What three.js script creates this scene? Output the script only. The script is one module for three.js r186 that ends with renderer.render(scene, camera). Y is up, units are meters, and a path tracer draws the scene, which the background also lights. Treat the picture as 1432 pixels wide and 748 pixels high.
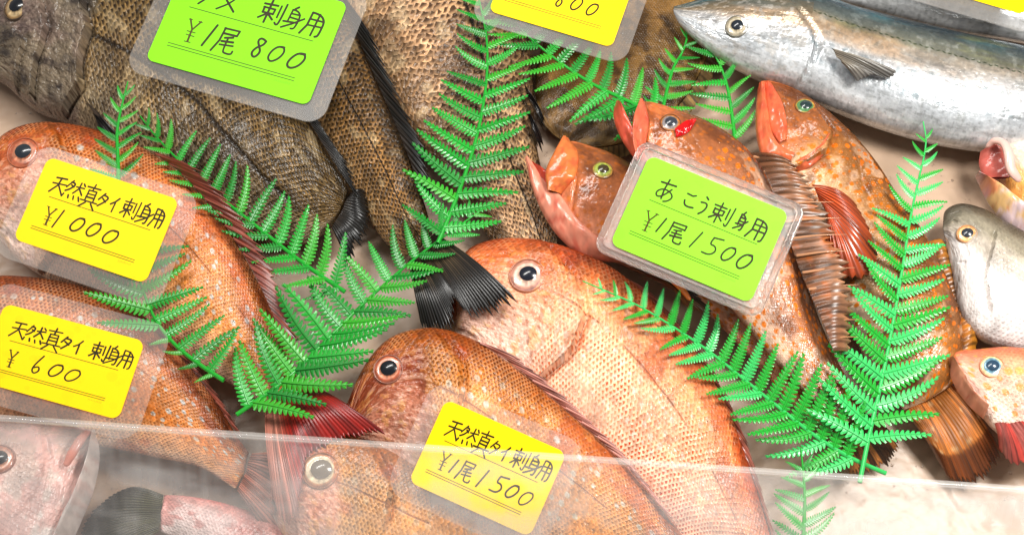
import * as THREE from 'three';
import { RectAreaLightUniformsLib } from 'three/addons/lights/RectAreaLightUniformsLib.js';
import { RoundedBoxGeometry } from 'three/addons/geometries/RoundedBoxGeometry.js';
import { mergeGeometries } from 'three/addons/utils/BufferGeometryUtils.js';

// ------------------------------------------------------------------ camera, light, exposure
const scene = new THREE.Scene();
const TILT = 24 * Math.PI / 180, DIST = 0.95, FRAME_W = 0.65, PW = 1432, PH = 748;
const FRAME_H = FRAME_W * PH / PW;
const camera = new THREE.PerspectiveCamera(2 * Math.atan(FRAME_H / 2 / DIST) * 180 / Math.PI, PW / PH, 0.05, 20);
camera.position.set(0, DIST * Math.cos(TILT), DIST * Math.sin(TILT));
camera.lookAt(0, 0, 0);
camera.updateMatrixWorld(true);
const renderer = new THREE.WebGLRenderer({ antialias: true });
renderer.toneMapping = THREE.LinearToneMapping;
renderer.toneMappingExposure = 1.25;
renderer.shadowMap.enabled = true;
scene.background = new THREE.Color().setRGB(0.22, 0.22, 0.225);      // the even light of the market hall round the counter
RectAreaLightUniformsLib.init();

function tag(o, label, category, group, kind) {
  o.userData.label = label; o.userData.category = category;
  if (group) o.userData.group = group;
  if (kind) o.userData.kind = kind;
  return o;
}
const taken = {};
function numbered(n) { const k = taken[n] = (taken[n] ?? -1) + 1; return k ? `${n}_${String(k).padStart(3, '0')}` : n; }
function group(name) { const g = new THREE.Group(); g.name = numbered(name); scene.add(g); return g; }
function mesh(name, geo, mat, parent) { const m = new THREE.Mesh(geo, mat); m.name = parent ? name : numbered(name); m.castShadow = m.receiveShadow = true; (parent || scene).add(m); return m; }

// two market lamps above the counter, outside the picture: a long tube fitting and a bright panel over the right end
function lamp(x, y, z, w, d, power, glow, aim, label) {
  const g = group('counter_lamp'); tag(g, label, 'lamp');
  g.position.set(x, y, z); g.lookAt(aim[0], aim[1], aim[2]);
  mesh('lamp_housing', new RoundedBoxGeometry(w + .04, d + .04, .05, 2, .01).translate(0, 0, -.03), new THREE.MeshStandardMaterial({ color: 0xdedede, roughness: .5 }), g);
  const em = new THREE.MeshStandardMaterial({ color: 0x111111, emissive: 0xfffdf8, emissiveIntensity: glow });
  mesh('lamp_glow', new THREE.BoxGeometry(w, d, .004).translate(0, 0, 0), em, g);
  const L = new THREE.RectAreaLight(0xfffdf8, power, w, d);
  L.position.set(x, y, z); L.lookAt(aim[0], aim[1], aim[2]);
  L.translateZ(-.006);
  L.castShadow = true; scene.add(L);
}
lamp(.38, .66, .02, .20, .16, 52, 3, [.30, 0, .06], 'square white lamp hanging over the right end of the counter');
lamp(-.30, .9, -.34, .8, .08, 33, 3, [-.12, 0, 0], 'long white tube lamp hanging over the black breams');

// ------------------------------------------------------------------ helpers: measured positions, noise
const R01 = (seed) => () => { seed |= 0; seed = seed + 0x6D2B79F5 | 0; let t = Math.imul(seed ^ seed >>> 15, 1 | seed); t = t + Math.imul(t ^ t >>> 7, 61 | t) ^ t; return ((t ^ t >>> 14) >>> 0) / 4294967296; };
const camQ = camera.quaternion, V3 = (x, y, z) => new THREE.Vector3(x, y, z);
// point of the place that stands at height h above the tray and was read off the photograph at (px, py)
function at(px, py, h) {
  const d = V3((px / PW - .5) * FRAME_W, -(py / PH - .5) * FRAME_H, -DIST).applyQuaternion(camQ);
  return d.multiplyScalar((h - camera.position.y) / d.y).add(camera.position);
}
function seenAt(p) { const q = p.clone().project(camera); return [(q.x + 1) / 2 * PW, (1 - q.y) / 2 * PH]; }
const UNIT = FRAME_W / PW;                      // metres per photograph pixel on the tray
const NT = 256, table = new Float32Array(NT * NT); { const r = R01(77); for (let i = 0; i < NT * NT; i++) table[i] = r(); }
function noise(x, y) {
  const xi = Math.floor(x), yi = Math.floor(y), fx = x - xi, fy = y - yi, u = fx * fx * (3 - 2 * fx), v = fy * fy * (3 - 2 * fy);
  const a = (yi & 255) * NT, b = ((yi + 1) & 255) * NT, c = xi & 255, d = (xi + 1) & 255;
  return (table[a + c] * (1 - u) + table[a + d] * u) * (1 - v) + (table[b + c] * (1 - u) + table[b + d] * u) * v;
}
const fbmSlow = (x, y, n = 3) => { let s = 0, a = .5, t = 0; for (let i = 0; i < n; i++) { s += a * noise(x, y); t += a; a *= .5; x = x * 2.03 + 17.3; y = y * 2.03 + 5.7; } return s / t; };
// the same four octaves baked once into a tile that repeats every 64 units
const FT = 1024, FP = 64, tile = new Float32Array(FT * FT);
for (let y = 0; y < FT; y++) for (let x = 0; x < FT; x++) {
  let s = 0, a = .5, t = 0;
  for (let o = 0; o < 4; o++) {
    const f = 1 << o, X = x / FT * FP * f, Y = y / FT * FP * f, P = FP * f, xi = Math.floor(X), yi = Math.floor(Y), fx = X - xi, fy = Y - yi, u = fx * fx * (3 - 2 * fx), v = fy * fy * (3 - 2 * fy), q = o * 37;
    const g = (i, j) => table[(((j % P) + q) & 255) * NT + (((i % P) * (1 + (j % P >> 8)) + q * 3) & 255)];
    s += a * ((g(xi, yi) * (1 - u) + g(xi + 1, yi) * u) * (1 - v) + (g(xi, yi + 1) * (1 - u) + g(xi + 1, yi + 1) * u) * v); t += a; a *= .5;
  }
  tile[y * FT + x] = (s / t - .5) * 1.15 + .5;
}
function fbm(x, y) {
  const X = x * (FT / FP), Y = y * (FT / FP), xi = Math.floor(X), yi = Math.floor(Y), u = X - xi, v = Y - yi, c = xi & 1023, d = (xi + 1) & 1023, a = (yi & 1023) * FT, b = ((yi + 1) & 1023) * FT;
  return (tile[a + c] * (1 - u) + tile[a + d] * u) * (1 - v) + (tile[b + c] * (1 - u) + tile[b + d] * u) * v;
}
const hash = (i, j) => table[((j * 57 + 13) & 255) * NT + ((i * 31 + 7) & 255)];
const sstep = (a, b, x) => { const t = Math.min(1, Math.max(0, (x - a) / (b - a))); return t * t * (3 - 2 * t); };
const mix = (a, b, t) => a + (b - a) * t, mix3 = (a, b, t) => [a[0] + (b[0] - a[0]) * t, a[1] + (b[1] - a[1]) * t, a[2] + (b[2] - a[2]) * t];
function spline2(pts) { return new THREE.CatmullRomCurve3(pts.map(p => V3(p[0], p[1], 0)), false, 'centripetal'); }
function ramp(stops, x) { let i = 0; while (i < stops.length - 2 && x > stops[i + 1][0]) i++; const [a, ca] = stops[i], [b, cb] = stops[i + 1]; return mix3(ca, cb, sstep(a, b, x)); }
function polyDist(line, x, z) {                  // distance to a line on the tray plan and which side of it (+ is right of its direction)
  let best = 1e9, side = 1;
  for (let i = 0; i + 1 < line.length; i++) {
    const [ax, az] = line[i], [bx, bz] = line[i + 1], dx = bx - ax, dz = bz - az, l2 = dx * dx + dz * dz;
    const k = Math.min(1, Math.max(0, ((x - ax) * dx + (z - az) * dz) / l2)), ex = x - ax - dx * k, ez = z - az - dz * k, d = ex * ex + ez * ez;
    if (d < best) { best = d; side = dx * (z - az) - dz * (x - ax) > 0 ? 1 : -1; }
  }
  return [Math.sqrt(best), side];
}
function tex(data, w, h, srgb) {
  const t = new THREE.DataTexture(data, w, h, THREE.RGBAFormat); t.magFilter = THREE.LinearFilter; t.minFilter = THREE.LinearFilter;
  if (srgb) t.colorSpace = THREE.SRGBColorSpace; t.needsUpdate = true; return t;
}
// overlapping fish scales: which scale covers (a, b), how far out on it
const sc = { d: 0, id: 0, k: 0 };
function scaleAt(a, b, rx, ry) {
  const j0 = Math.floor(b / ry), al = a / rx, bl = b / ry; let bestA = 1e9; sc.d = .5; sc.id = 0;
  for (let j = j0 - 1; j <= j0 + 2; j++) {
    const off = (j & 1) * .5, y = (bl - j) * .86, y2 = y * y, i1 = Math.floor(al - off);
    for (let i = i1 - 1; i <= i1 + 1; i++) { const x = (al - off - i) * .86, d2 = x * x + y2; if (d2 < 1 && i + off < bestA) { bestA = i + off; sc.d = d2; sc.id = hash(i, j); } }
  }
  sc.d = Math.sqrt(sc.d); return sc;
}

// ------------------------------------------------------------------ tray, front guard
{
  const W = 1024, H = 1024, c = new Uint8Array(W * H * 4), b = new Uint8Array(W * H * 4);
  for (let y = 0; y < H; y++) for (let x = 0; x < W; x++) {
    const u = x / W * 1.4, v = y / H * 1.0, i = (y * W + x) * 4;
    const n = fbm(u * 9, v * 9, 4), f = fbm(u * 160, v * 160, 2);
    const w = Math.abs(fbm(u * 14 + 3 * n, v * 14, 3) - .5) * 2, crease = Math.abs(fbm(u * 7 + 40, v * 9 + 3, 3) - .5);
    const k = .9 + .16 * n + .05 * (f - .5);
    c[i] = 186 * k; c[i + 1] = 158 * k; c[i + 2] = 134 * k; c[i + 3] = 255;
    b[i] = b[i + 1] = b[i + 2] = 255 * Math.min(1, .35 * w + .3 * f + .5 * sstep(.03, 0, crease)); b[i + 3] = 255;
  }
  const t1 = tex(c, W, H, true), t2 = tex(b, W, H);
  const geo = new THREE.PlaneGeometry(1.4, 1.0).rotateX(-Math.PI / 2);
  const m = mesh('tray', geo, new THREE.MeshPhysicalMaterial({ map: t1, bumpMap: t2, bumpScale: .0016, roughness: .34, specularIntensity: .7 }));
  m.userData.kind = 'structure'; m.userData.label = 'beige counter tray under wet clear film'; 
}
// ------------------------------------------------------------------ fish
const heights = []; // bodies, for what lies on top of them
function fish(o) {
  // o.dorsal, o.ventral: outlines snout to tail root (photograph readings); o.hd, o.hv their heights over the tray
  const g = group(o.name); tag(g, o.label, 'fish', o.group);
  const NU = o.nu || 200, NT_ = 64, NB = 14;
  const cd = spline2(o.dorsal), cv = spline2(o.ventral);
  const hd = Array.isArray(o.hd) ? o.hd : [o.hd, o.hd], hv = Array.isArray(o.hv) ? o.hv : [o.hv, o.hv];
  const st = [];
  let len = 0, hmax = 0, prev = null;
  for (let i = 0; i <= NU; i++) {
    const t = Math.pow(i / NU, 1.25), p = cd.getPointAt(t), q = cv.getPointAt(t);
    const D = at(p.x, p.y, mix(hd[0], hd[1], t)), V = at(q.x, q.y, mix(hv[0], hv[1], t));
    const C = D.clone().add(V).multiplyScalar(.5), half = D.clone().sub(V).multiplyScalar(.5);
    if (i === 0 || i === NU) half.multiplyScalar(.04);
    if (prev) len += C.distanceTo(prev); prev = C; hmax = Math.max(hmax, half.length() * 2);
    st.push({ t, C, half, a: len });
  }
  for (let i = 0; i <= NU; i++) {
    const s = st[i], T = st[Math.min(NU, i + 2)].C.clone().sub(st[Math.max(0, i - 2)].C).normalize();
    const n = T.clone().cross(s.half.clone().normalize()).normalize(); if (n.y < 0) n.negate();
    s.n = n; s.th = s.half.length() * mix(o.k, o.kt ?? o.k * 1.15, sstep(.5, 1, s.t)) * (o.prof ? o.prof(s.t) : 1) * (1 - .72 * sstep(.93, 1, s.t));
  }
  for (let pass = 0; pass < 3; pass++) for (let i = 1; i < NU; i++) st[i].n = st[i - 1].n.clone().add(st[i].n).add(st[i + 1].n).normalize();
  const hTop = st[Math.floor(NU * .35)].C.y + .8 * st[Math.floor(NU * .35)].th;
  const plan = (pts, h = hTop) => pts.map(p => { const w = at(p[0], p[1], h); return [w.x, w.z]; });
  const boxed = (s, w) => { s.x0 = Math.min(...s.line.map(p => p[0])) - w; s.x1 = Math.max(...s.line.map(p => p[0])) + w; return s; };
  const steps = (o.steps || []).map(s => boxed({ ...s, line: plan(s.pts) }, s.lw || .002));
  const grooves = (o.grooves || []).map(s => boxed({ ...s, line: plan(s.pts) }, s.w));
  const vOf = th => .7 * (1 - Math.cos(th)) / 2 + .3 * th / Math.PI;
  const P = (o.square ?? .86);
  const base = (s, th, up) => s.C.clone().addScaledVector(s.half, Math.cos(th)).addScaledVector(s.n, up * s.th * Math.pow(Math.sin(th), P));
  const pos = [], uv = [], idx = [], top = [];
  const ring = NT_ + NB;
  for (let i = 0; i <= NU; i++) {
    const s = st[i];
    for (let j = 0; j <= ring; j++) {
      const up = j <= NT_, th = up ? j / NT_ * Math.PI : (ring - j) / NB * Math.PI;
      const p = base(s, th, up ? 1 : -1);
      if (up && th > .02 && th < 3.12) {
        let d = 0;
        for (const q of steps) { const [dist, side] = polyDist(q.line, p.x, p.z); if (side * (q.side || 1) > 0) d += q.h * Math.max(0, 1 - dist / q.w) ** 1.5 * sstep(0, .003, dist + .0022); else d -= q.h * .8 * sstep(.0045, .0006, dist); }
        for (const q of grooves) { if (p.x < q.x0 || p.x > q.x1) continue; d -= q.d * .0016 * sstep(q.w * 1.2, 0, polyDist(q.line, p.x, p.z)[0]); }
        d += (fbm(p.x * 40 + 9, p.z * 40, 2) - .5) * (o.lumpy ?? .0015);
        p.addScaledVector(s.n, d * Math.min(1, Math.sin(th) * 3) * sstep(0, .03, s.t));
      }
      if (p.y < .0015) p.y = .0015;
      pos.push(p.x, p.y, p.z); uv.push(s.t, vOf(th));
      if (up) top.push([p, s.t, th, i, j]);
    }
  }
  const row = ring + 1;
  for (let i = 0; i < NU; i++) for (let j = 0; j < ring; j++) { const a = i * row + j, b = a + row; idx.push(a, a + 1, b, b, a + 1, b + 1); }
  // tail root closed with a small cap
  const geo = new THREE.BufferGeometry();
  geo.setAttribute('position', new THREE.Float32BufferAttribute(pos, 3)); geo.setAttribute('uv', new THREE.Float32BufferAttribute(uv, 2)); geo.setIndex(idx);
  geo.computeVertexNormals();
  // the seam along the back: average the doubled normals
  const nrm = geo.attributes.normal;
  for (let i = 0; i <= NU; i++) { const a = i * row, b = a + ring; const x = nrm.getX(a) + nrm.getX(b), y = nrm.getY(a) + nrm.getY(b), z = nrm.getZ(a) + nrm.getZ(b), l = Math.hypot(x, y, z) || 1; nrm.setXYZ(a, x / l, y / l, z / l); nrm.setXYZ(b, x / l, y / l, z / l); }
  if (nrm.getY(Math.floor(NU / 2) * row + Math.floor(NT_ / 2)) < 0) { for (let k = 0; k < idx.length; k += 3) { const q = idx[k]; idx[k] = idx[k + 1]; idx[k + 1] = q; } geo.setIndex(idx); for (let k = 0; k < nrm.count; k++) nrm.setXYZ(k, -nrm.getX(k), -nrm.getY(k), -nrm.getZ(k)); }
  // skin: colour and relief painted in the body's own coordinates (along, across)
  const TW = Math.round((o.tw || 1024) * .74), TH = Math.round(TW / 2), c = new Uint8Array(TW * TH * 4), b = new Uint8Array(TW * TH * 4);
  const thLut = []; { let th = 0; for (let y = 0; y < TH; y++) { const v = (y + .5) / TH; while (vOf(th) < v && th < Math.PI) th += .002; thLut.push(th); } }
  const q = { t: 0, s: 0, a: 0, b: 0, X: 0, Z: 0 };
  let si = 0;
  const colAt = []; for (let x = 0; x < TW; x++) { const t = (x + .5) / TW; while (si < NU - 1 && st[si + 1].t < t) si++; const s0 = st[si], s1 = st[si + 1], k = (t - s0.t) / (s1.t - s0.t); colAt.push([t, s0.C.clone().lerp(s1.C, k), s0.half.clone().lerp(s1.half, k), mix(s0.a, s1.a, k), s0.n, mix(s0.th, s1.th, k)]); }
  for (let y = 0; y < TH; y++) {
    const th = thLut[y], co = Math.cos(th), si_ = Math.pow(Math.sin(th), P);
    for (let x = 0; x < TW; x++) {
      const [t, C, hf, a, n, tk] = colAt[x];
      q.t = t; q.s = (1 - co) / 2; q.a = a; q.b = (y + .5) / TH * hmax; q.X = C.x + hf.x * co + n.x * tk * si_; q.Z = C.z + hf.z * co + n.z * tk * si_; q.len = len;
      let [col, h] = o.skin(q);
      for (const gr of grooves) {
        if (q.X < gr.x0 || q.X > gr.x1) continue;
        const d = polyDist(gr.line, q.X, q.Z)[0]; if (d < gr.w) { const k = sstep(gr.w, 0, d); h -= k * gr.d; if (gr.pigment) col = mix3(col, gr.pigment, k * (gr.mix ?? .7)); }
      }
      for (const s of steps) { if (q.X < s.x0 || q.X > s.x1) continue; const [d] = polyDist(s.line, q.X, q.Z); const lw = s.lw || .002; if (d < lw) { h -= .35 * (1 - d / lw);  } }
      const i = (y * TW + x) * 4;
      c[i] = Math.min(255, Math.max(0, col[0])); c[i + 1] = Math.min(255, Math.max(0, col[1])); c[i + 2] = Math.min(255, Math.max(0, col[2])); c[i + 3] = 255;
      b[i] = b[i + 1] = b[i + 2] = Math.min(255, Math.max(0, 128 + 127 * h)); b[i + 3] = 255;
    }
  }
  const mat = new THREE.MeshPhysicalMaterial({ map: tex(c, TW, TH, true), bumpMap: tex(b, TW, TH), bumpScale: o.bump ?? .0014, roughness: o.rough ?? .24, specularIntensity: o.spec ?? .7, metalness: o.metal ?? 0 });
  mesh('body', geo, mat, g);
  const F = { g, top, st, len, plan, o };
  F.spot = (px, py) => { let best = 1e9, r = null; for (const e of top) { const [x, y] = seenAt(e[0]); const d = (x - px) ** 2 + (y - py) ** 2; if (d < best) { best = d; r = e; } } const [p, , , i, j] = r, k = i * row + j; return { p: p.clone(), n: V3(nrm.getX(k), nrm.getY(k), nrm.getZ(k)).normalize(), t: r[1], s: (1 - Math.cos(r[2])) / 2 }; };
  heights.push(F);
  for (const e of o.eyes || []) eye(F, ...e);
  return F;
}
const gloss = (col, r = .15) => new THREE.MeshPhysicalMaterial({ color: new THREE.Color(...col.map(v => v / 255)).convertSRGBToLinear(), roughness: r, clearcoat: .35, clearcoatRoughness: .08 });
// an eye set in the head: rim of skin, iris dome with rings, pupil
function eye(F, px, py, r, pupil, cols, tilt = 0) {
  const { p, n } = F.spot(px, py), R = r * UNIT, e = new THREE.Group(); e.name = 'eye'; F.g.add(e);
  e.position.copy(p).addScaledVector(n, -.1 * R); e.quaternion.setFromUnitVectors(V3(0, 1, 0), n.clone().lerp(V3(0, 1, 0), .35).normalize());
  const prof = []; for (let i = 0; i <= 14; i++) { const a = i / 14; prof.push(new THREE.Vector2(R * (.86 + .22 * a), R * (.22 * Math.sin(Math.PI * Math.min(1, a * 1.2)) - .3 * a * a))); }
  mesh('eye_rim', new THREE.LatheGeometry(prof, 40), gloss(cols.rim, .35), e);
  const ir = []; for (let i = 0; i <= 24; i++) { const a = i / 24; ir.push(new THREE.Vector2(Math.max(1e-5, R * .96 * a), R * .3 * (1 - a * a) + R * .04 * Math.sin(a * 9))); }
  const ig = new THREE.LatheGeometry(ir.reverse(), 48), col = new Float32Array(ig.attributes.position.count * 3), pa = ig.attributes.position;
  for (let i = 0; i < pa.count; i++) {
    const rr = Math.hypot(pa.getX(i), pa.getZ(i)) / R, an = Math.atan2(pa.getZ(i), pa.getX(i)), nn = fbm(an * 3 + 20, rr * 7, 3) + .35 * (hash(Math.floor(an * 20), 3) - .5);
    const re = rr + .07 * (fbm(an * 1.3 + 9 + px, 4) - .5) + .05 * Math.sin(an + px); let k = ramp([[pupil * .9, cols.ring], [pupil * 1.25, cols.ring], [mix(pupil, 1, .5), cols.iris], [.9, cols.outer], [1, cols.rim]], re);
    k = k.map(v => v * (.72 + .5 * nn)); const cc = new THREE.Color(Math.min(1, k[0] / 255), Math.min(1, k[1] / 255), Math.min(1, k[2] / 255)).convertSRGBToLinear(); col.set([cc.r, cc.g, cc.b], i * 3);
  }
  ig.setAttribute('color', new THREE.BufferAttribute(col, 3));
  mesh('iris', ig, new THREE.MeshPhysicalMaterial({ vertexColors: true, roughness: .3, clearcoat: .5, clearcoatRoughness: .1, side: THREE.DoubleSide }), e);
  const pr = []; for (let i = 0; i <= 12; i++) { const a = 1 - i / 12; pr.push(new THREE.Vector2(Math.max(1e-5, R * pupil * a), R * (.3 * (1 - (pupil * a) ** 2) + .05 + .06 * (1 - a * a)))); }
  const pu = mesh('pupil', new THREE.LatheGeometry(pr, 36), gloss(cols.pupil || [14, 16, 22], .22), e); pu.scale.set(1, 1, .9); pu.position.set(.06 * R, 0, -.04 * R);
}
// a fin: a thin ribbed membrane between a root line and a tip line
function fin(F, name, root, tip, hr, ht, o = {}) {
  const rays = o.rays || 12, per = 6, NU = rays * per, NW = o.nw || 18, cr = spline2(root), ct = spline2(tip);
  const pos = [], col = [], idx = [], Hr = Array.isArray(hr) ? hr : [hr, hr], Ht = Array.isArray(ht) ? ht : [ht, ht], row = NW + 1, sheet = (NU + 1) * row;
  const r = R01(o.seed || 5), lens = []; for (let i = 0; i <= rays; i++) lens.push(r());
  for (let side = 0; side < 2; side++) for (let i = 0; i <= NU; i++) {
    const u = i / NU, p = cr.getPointAt(u), q = ct.getPointAt(u), A = at(p.x, p.y, mix(Hr[0], Hr[1], u)), B = at(q.x, q.y, mix(Ht[0], Ht[1], u));
    const ray = Math.min(rays - 1, Math.floor(i / per)), f = (i % per) / per, cut = 1 - (o.jag ?? .12) * (.7 * lens[ray] + .6 * Math.abs(f - .5) * 2);
    for (let j = 0; j <= NW; j++) {
      const w = j / NW, k = w * mix(1, cut, w * w), P = A.clone().lerp(B, k);
      const ridge = (o.ridge ?? .0009) * (.5 + .5 * Math.cos((f - .5) * 2 * Math.PI)) * (1 - .5 * w) + (o.bulge ?? .004) * Math.sin(Math.PI * k) + (o.wave ?? .0015) * Math.sin(u * 9 + w * 2);
      P.y += side ? -.0004 + ridge * .6 : ridge; if (P.y < .001 + (side ? 0 : .0005)) P.y = .001 + (side ? 0 : .0005);
      pos.push(P.x, P.y, P.z);
      const n = fbm(u * rays * 2.1, w * 5 + (o.seed || 0), 3), st = .7 + .35 * lens[ray] + .35 * (n - .5) + (f > .6 ? -.22 : 0) * (o.streak ?? 1);
      const cc = o.color(u, w).map(v => Math.min(1, Math.max(0, v * st / 255))), k2 = new THREE.Color(...cc).convertSRGBToLinear(); col.push(k2.r, k2.g, k2.b);
    }
  }
  for (let i = 0; i < NU; i++) for (let j = 0; j < NW; j++) { const a = i * row + j, b = a + row; idx.push(a, a + 1, b, b, a + 1, b + 1); const c = a + sheet, d = b + sheet; idx.push(c, d, c + 1, d, d + 1, c + 1); }
  for (let i = 0; i < NU; i++) { const a = i * row + NW, b = a + row; idx.push(a, a + sheet, b, b, a + sheet, b + sheet); }
  for (const i of [0, NU]) for (let j = 0; j < NW; j++) { const a = i * row + j; if (i) idx.push(a, a + 1, a + sheet, a + 1, a + sheet + 1, a + sheet); else idx.push(a, a + sheet, a + 1, a + 1, a + sheet, a + sheet + 1); }
  const g = new THREE.BufferGeometry(); g.setAttribute('position', new THREE.Float32BufferAttribute(pos, 3)); g.setAttribute('color', new THREE.Float32BufferAttribute(col, 3)); g.setIndex(idx); g.computeVertexNormals();
  const finTop = []; for (let k = 0; k < sheet * 3; k += 3) finTop.push([V3(pos[k], pos[k + 1], pos[k + 2])]); heights.push({ top: finTop });
  const m = mesh(name, g, new THREE.MeshPhysicalMaterial({ vertexColors: true, roughness: o.rough ?? .32, side: THREE.DoubleSide, transparent: !!o.opacity, opacity: o.opacity || 1 }), F.g);
  for (let i = 0; i < (o.spines || 0); i++) {
    const u = (i + .3) / o.spines, p = cr.getPointAt(u), q = ct.getPointAt(u), A = at(p.x, p.y, mix(Hr[0], Hr[1], u)), B = at(q.x, q.y, mix(Ht[0], Ht[1], u)); A.y += .001; B.y += .0015;
    B.sub(A).multiplyScalar(1.06 + .1 * r()).add(A);
    const M = A.clone().lerp(B, .5); M.y += (o.bulge ?? .004) * .6;
    mesh('spine', taper(new THREE.CatmullRomCurve3([A, M, B]), (o.spineR || 1.5) * UNIT, .08, 10, 6), o.spineMat, m);
  }
  return m;
}
function taper(curve, r0, end, n = 12, sides = 7) {
  const g = new THREE.TubeGeometry(curve, n, r0, sides), p = g.attributes.position, row = sides + 1;
  for (let i = 0; i <= n; i++) { const c = curve.getPointAt(i / n), k = mix(1, end, (i / n) ** 1.3); for (let j = 0; j < row; j++) { const a = i * row + j; p.setXYZ(a, c.x + (p.getX(a) - c.x) * k, c.y + (p.getY(a) - c.y) * k, c.z + (p.getZ(a) - c.z) * k); } }
  g.computeVertexNormals(); return g;
}
// a jaw or lip: a tapered fleshy roll along a line
function flesh(F, name, pts, radii, mat, flat = .8) {
  const c = new THREE.CatmullRomCurve3(pts.map(p => at(...p)));
  const n = 40, sides = 18, g = new THREE.TubeGeometry(c, n, 1, sides), p = g.attributes.position, row = sides + 1;
  for (let i = 0; i <= n; i++) {
    const k = i / n, q = c.getPointAt(k), x = k * (radii.length - 1), a = Math.min(radii.length - 2, Math.floor(x)), r = mix(radii[a], radii[a + 1], sstep(0, 1, x - a)) * UNIT * (i === 0 || i === n ? .3 : i === 1 || i === n - 1 ? .8 : 1);
    for (let j = 0; j < row; j++) { const v = i * row + j; const wob = 1 + .12 * (fbm(k * 9, (j % sides) * .7, 2) - .5); p.setXYZ(v, q.x + (p.getX(v) - q.x) * r * wob, Math.max(.001, q.y + (p.getY(v) - q.y) * r * flat * wob), q.z + (p.getZ(v) - q.z) * r * wob); }
  }
  g.computeVertexNormals();
  return mesh(name, g, mat, F.g);
}
const K = (...c) => c;
// a jaw, lip or flap: a fleshy piece lofted between two edges
function slab(F, name, outer, inner, ho, hi, thick, base, o = {}) {
  const lift = o.lift ?? .001, onF = (pts) => pts.map(p => p.length > 2 ? p[2] : F.spot(p[0], p[1]).p.y + lift), lerpH = (H, t) => { const x = t * (H.length - 1), k = Math.min(H.length - 2, Math.floor(x)); return mix(H[k], H[k + 1], x - k); };
  const co = spline2(outer), ci = spline2(inner), NU = 44, ring = 26, pos = [], col = [], idx = [], row = ring + 1, Ho = ho === 'on' ? onF(outer) : Array.isArray(ho) ? ho : [ho, ho], Hi = hi === 'on' ? onF(inner) : Array.isArray(hi) ? hi : [hi, hi];
  for (let i = 0; i <= NU; i++) {
    const t = i / NU, p = co.getPointAt(t), q = ci.getPointAt(t), A = at(p.x, p.y, lerpH(Ho, t)), B = at(q.x, q.y, lerpH(Hi, t)), C = A.clone().add(B).multiplyScalar(.5), h = A.clone().sub(B).multiplyScalar(.5);
    const th = thick * UNIT * Math.pow(Math.sin(Math.PI * mix(.06, .94, t)), .45) * Math.min(1, h.length() / (thick * UNIT * .6));
    for (let j = 0; j <= ring; j++) {
      const a = j / ring * Math.PI * 2, P = C.clone().addScaledVector(h, Math.cos(a)); const n = fbm(P.x * 170 + 3, P.z * 170), f = fbm(t * 5 + 11, Math.cos(a) * 3.2 + 8);
      P.y = Math.max(.0012, P.y + th * Math.sin(a) + (Math.sin(a) > 0 ? ((n - .5) * .0016 + (f - .5) * .0032) * Math.sin(a) : 0));
      pos.push(P.x, P.y, P.z);
      const fine = fbm(P.x * 900, P.z * 300), k = .72 + .2 * n + .24 * fine; let c0 = mix3(base, o.edge || base, sstep(.35, .6, n) * .8); c0 = mix3(c0, o.vein || K(190, 60, 44), sstep(.58, .72, fbm(P.x * 260 + 9, P.z * 260 + 4)) * .4);
      const cc = new THREE.Color(...c0.map(v => Math.min(1, v * k / 255))).convertSRGBToLinear(); col.push(cc.r, cc.g, cc.b);
    }
  }
  for (let i = 0; i < NU; i++) for (let j = 0; j < ring; j++) { const a = i * row + j, b = a + row; idx.push(a, a + 1, b, b, a + 1, b + 1); }
  const g = new THREE.BufferGeometry(); g.setAttribute('position', new THREE.Float32BufferAttribute(pos, 3)); g.setAttribute('color', new THREE.Float32BufferAttribute(col, 3)); g.setIndex(idx); g.computeVertexNormals();
  return mesh(name, g, new THREE.MeshPhysicalMaterial({ vertexColors: true, roughness: o.rough ?? .24, side: THREE.DoubleSide }), F.g);
}
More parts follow.
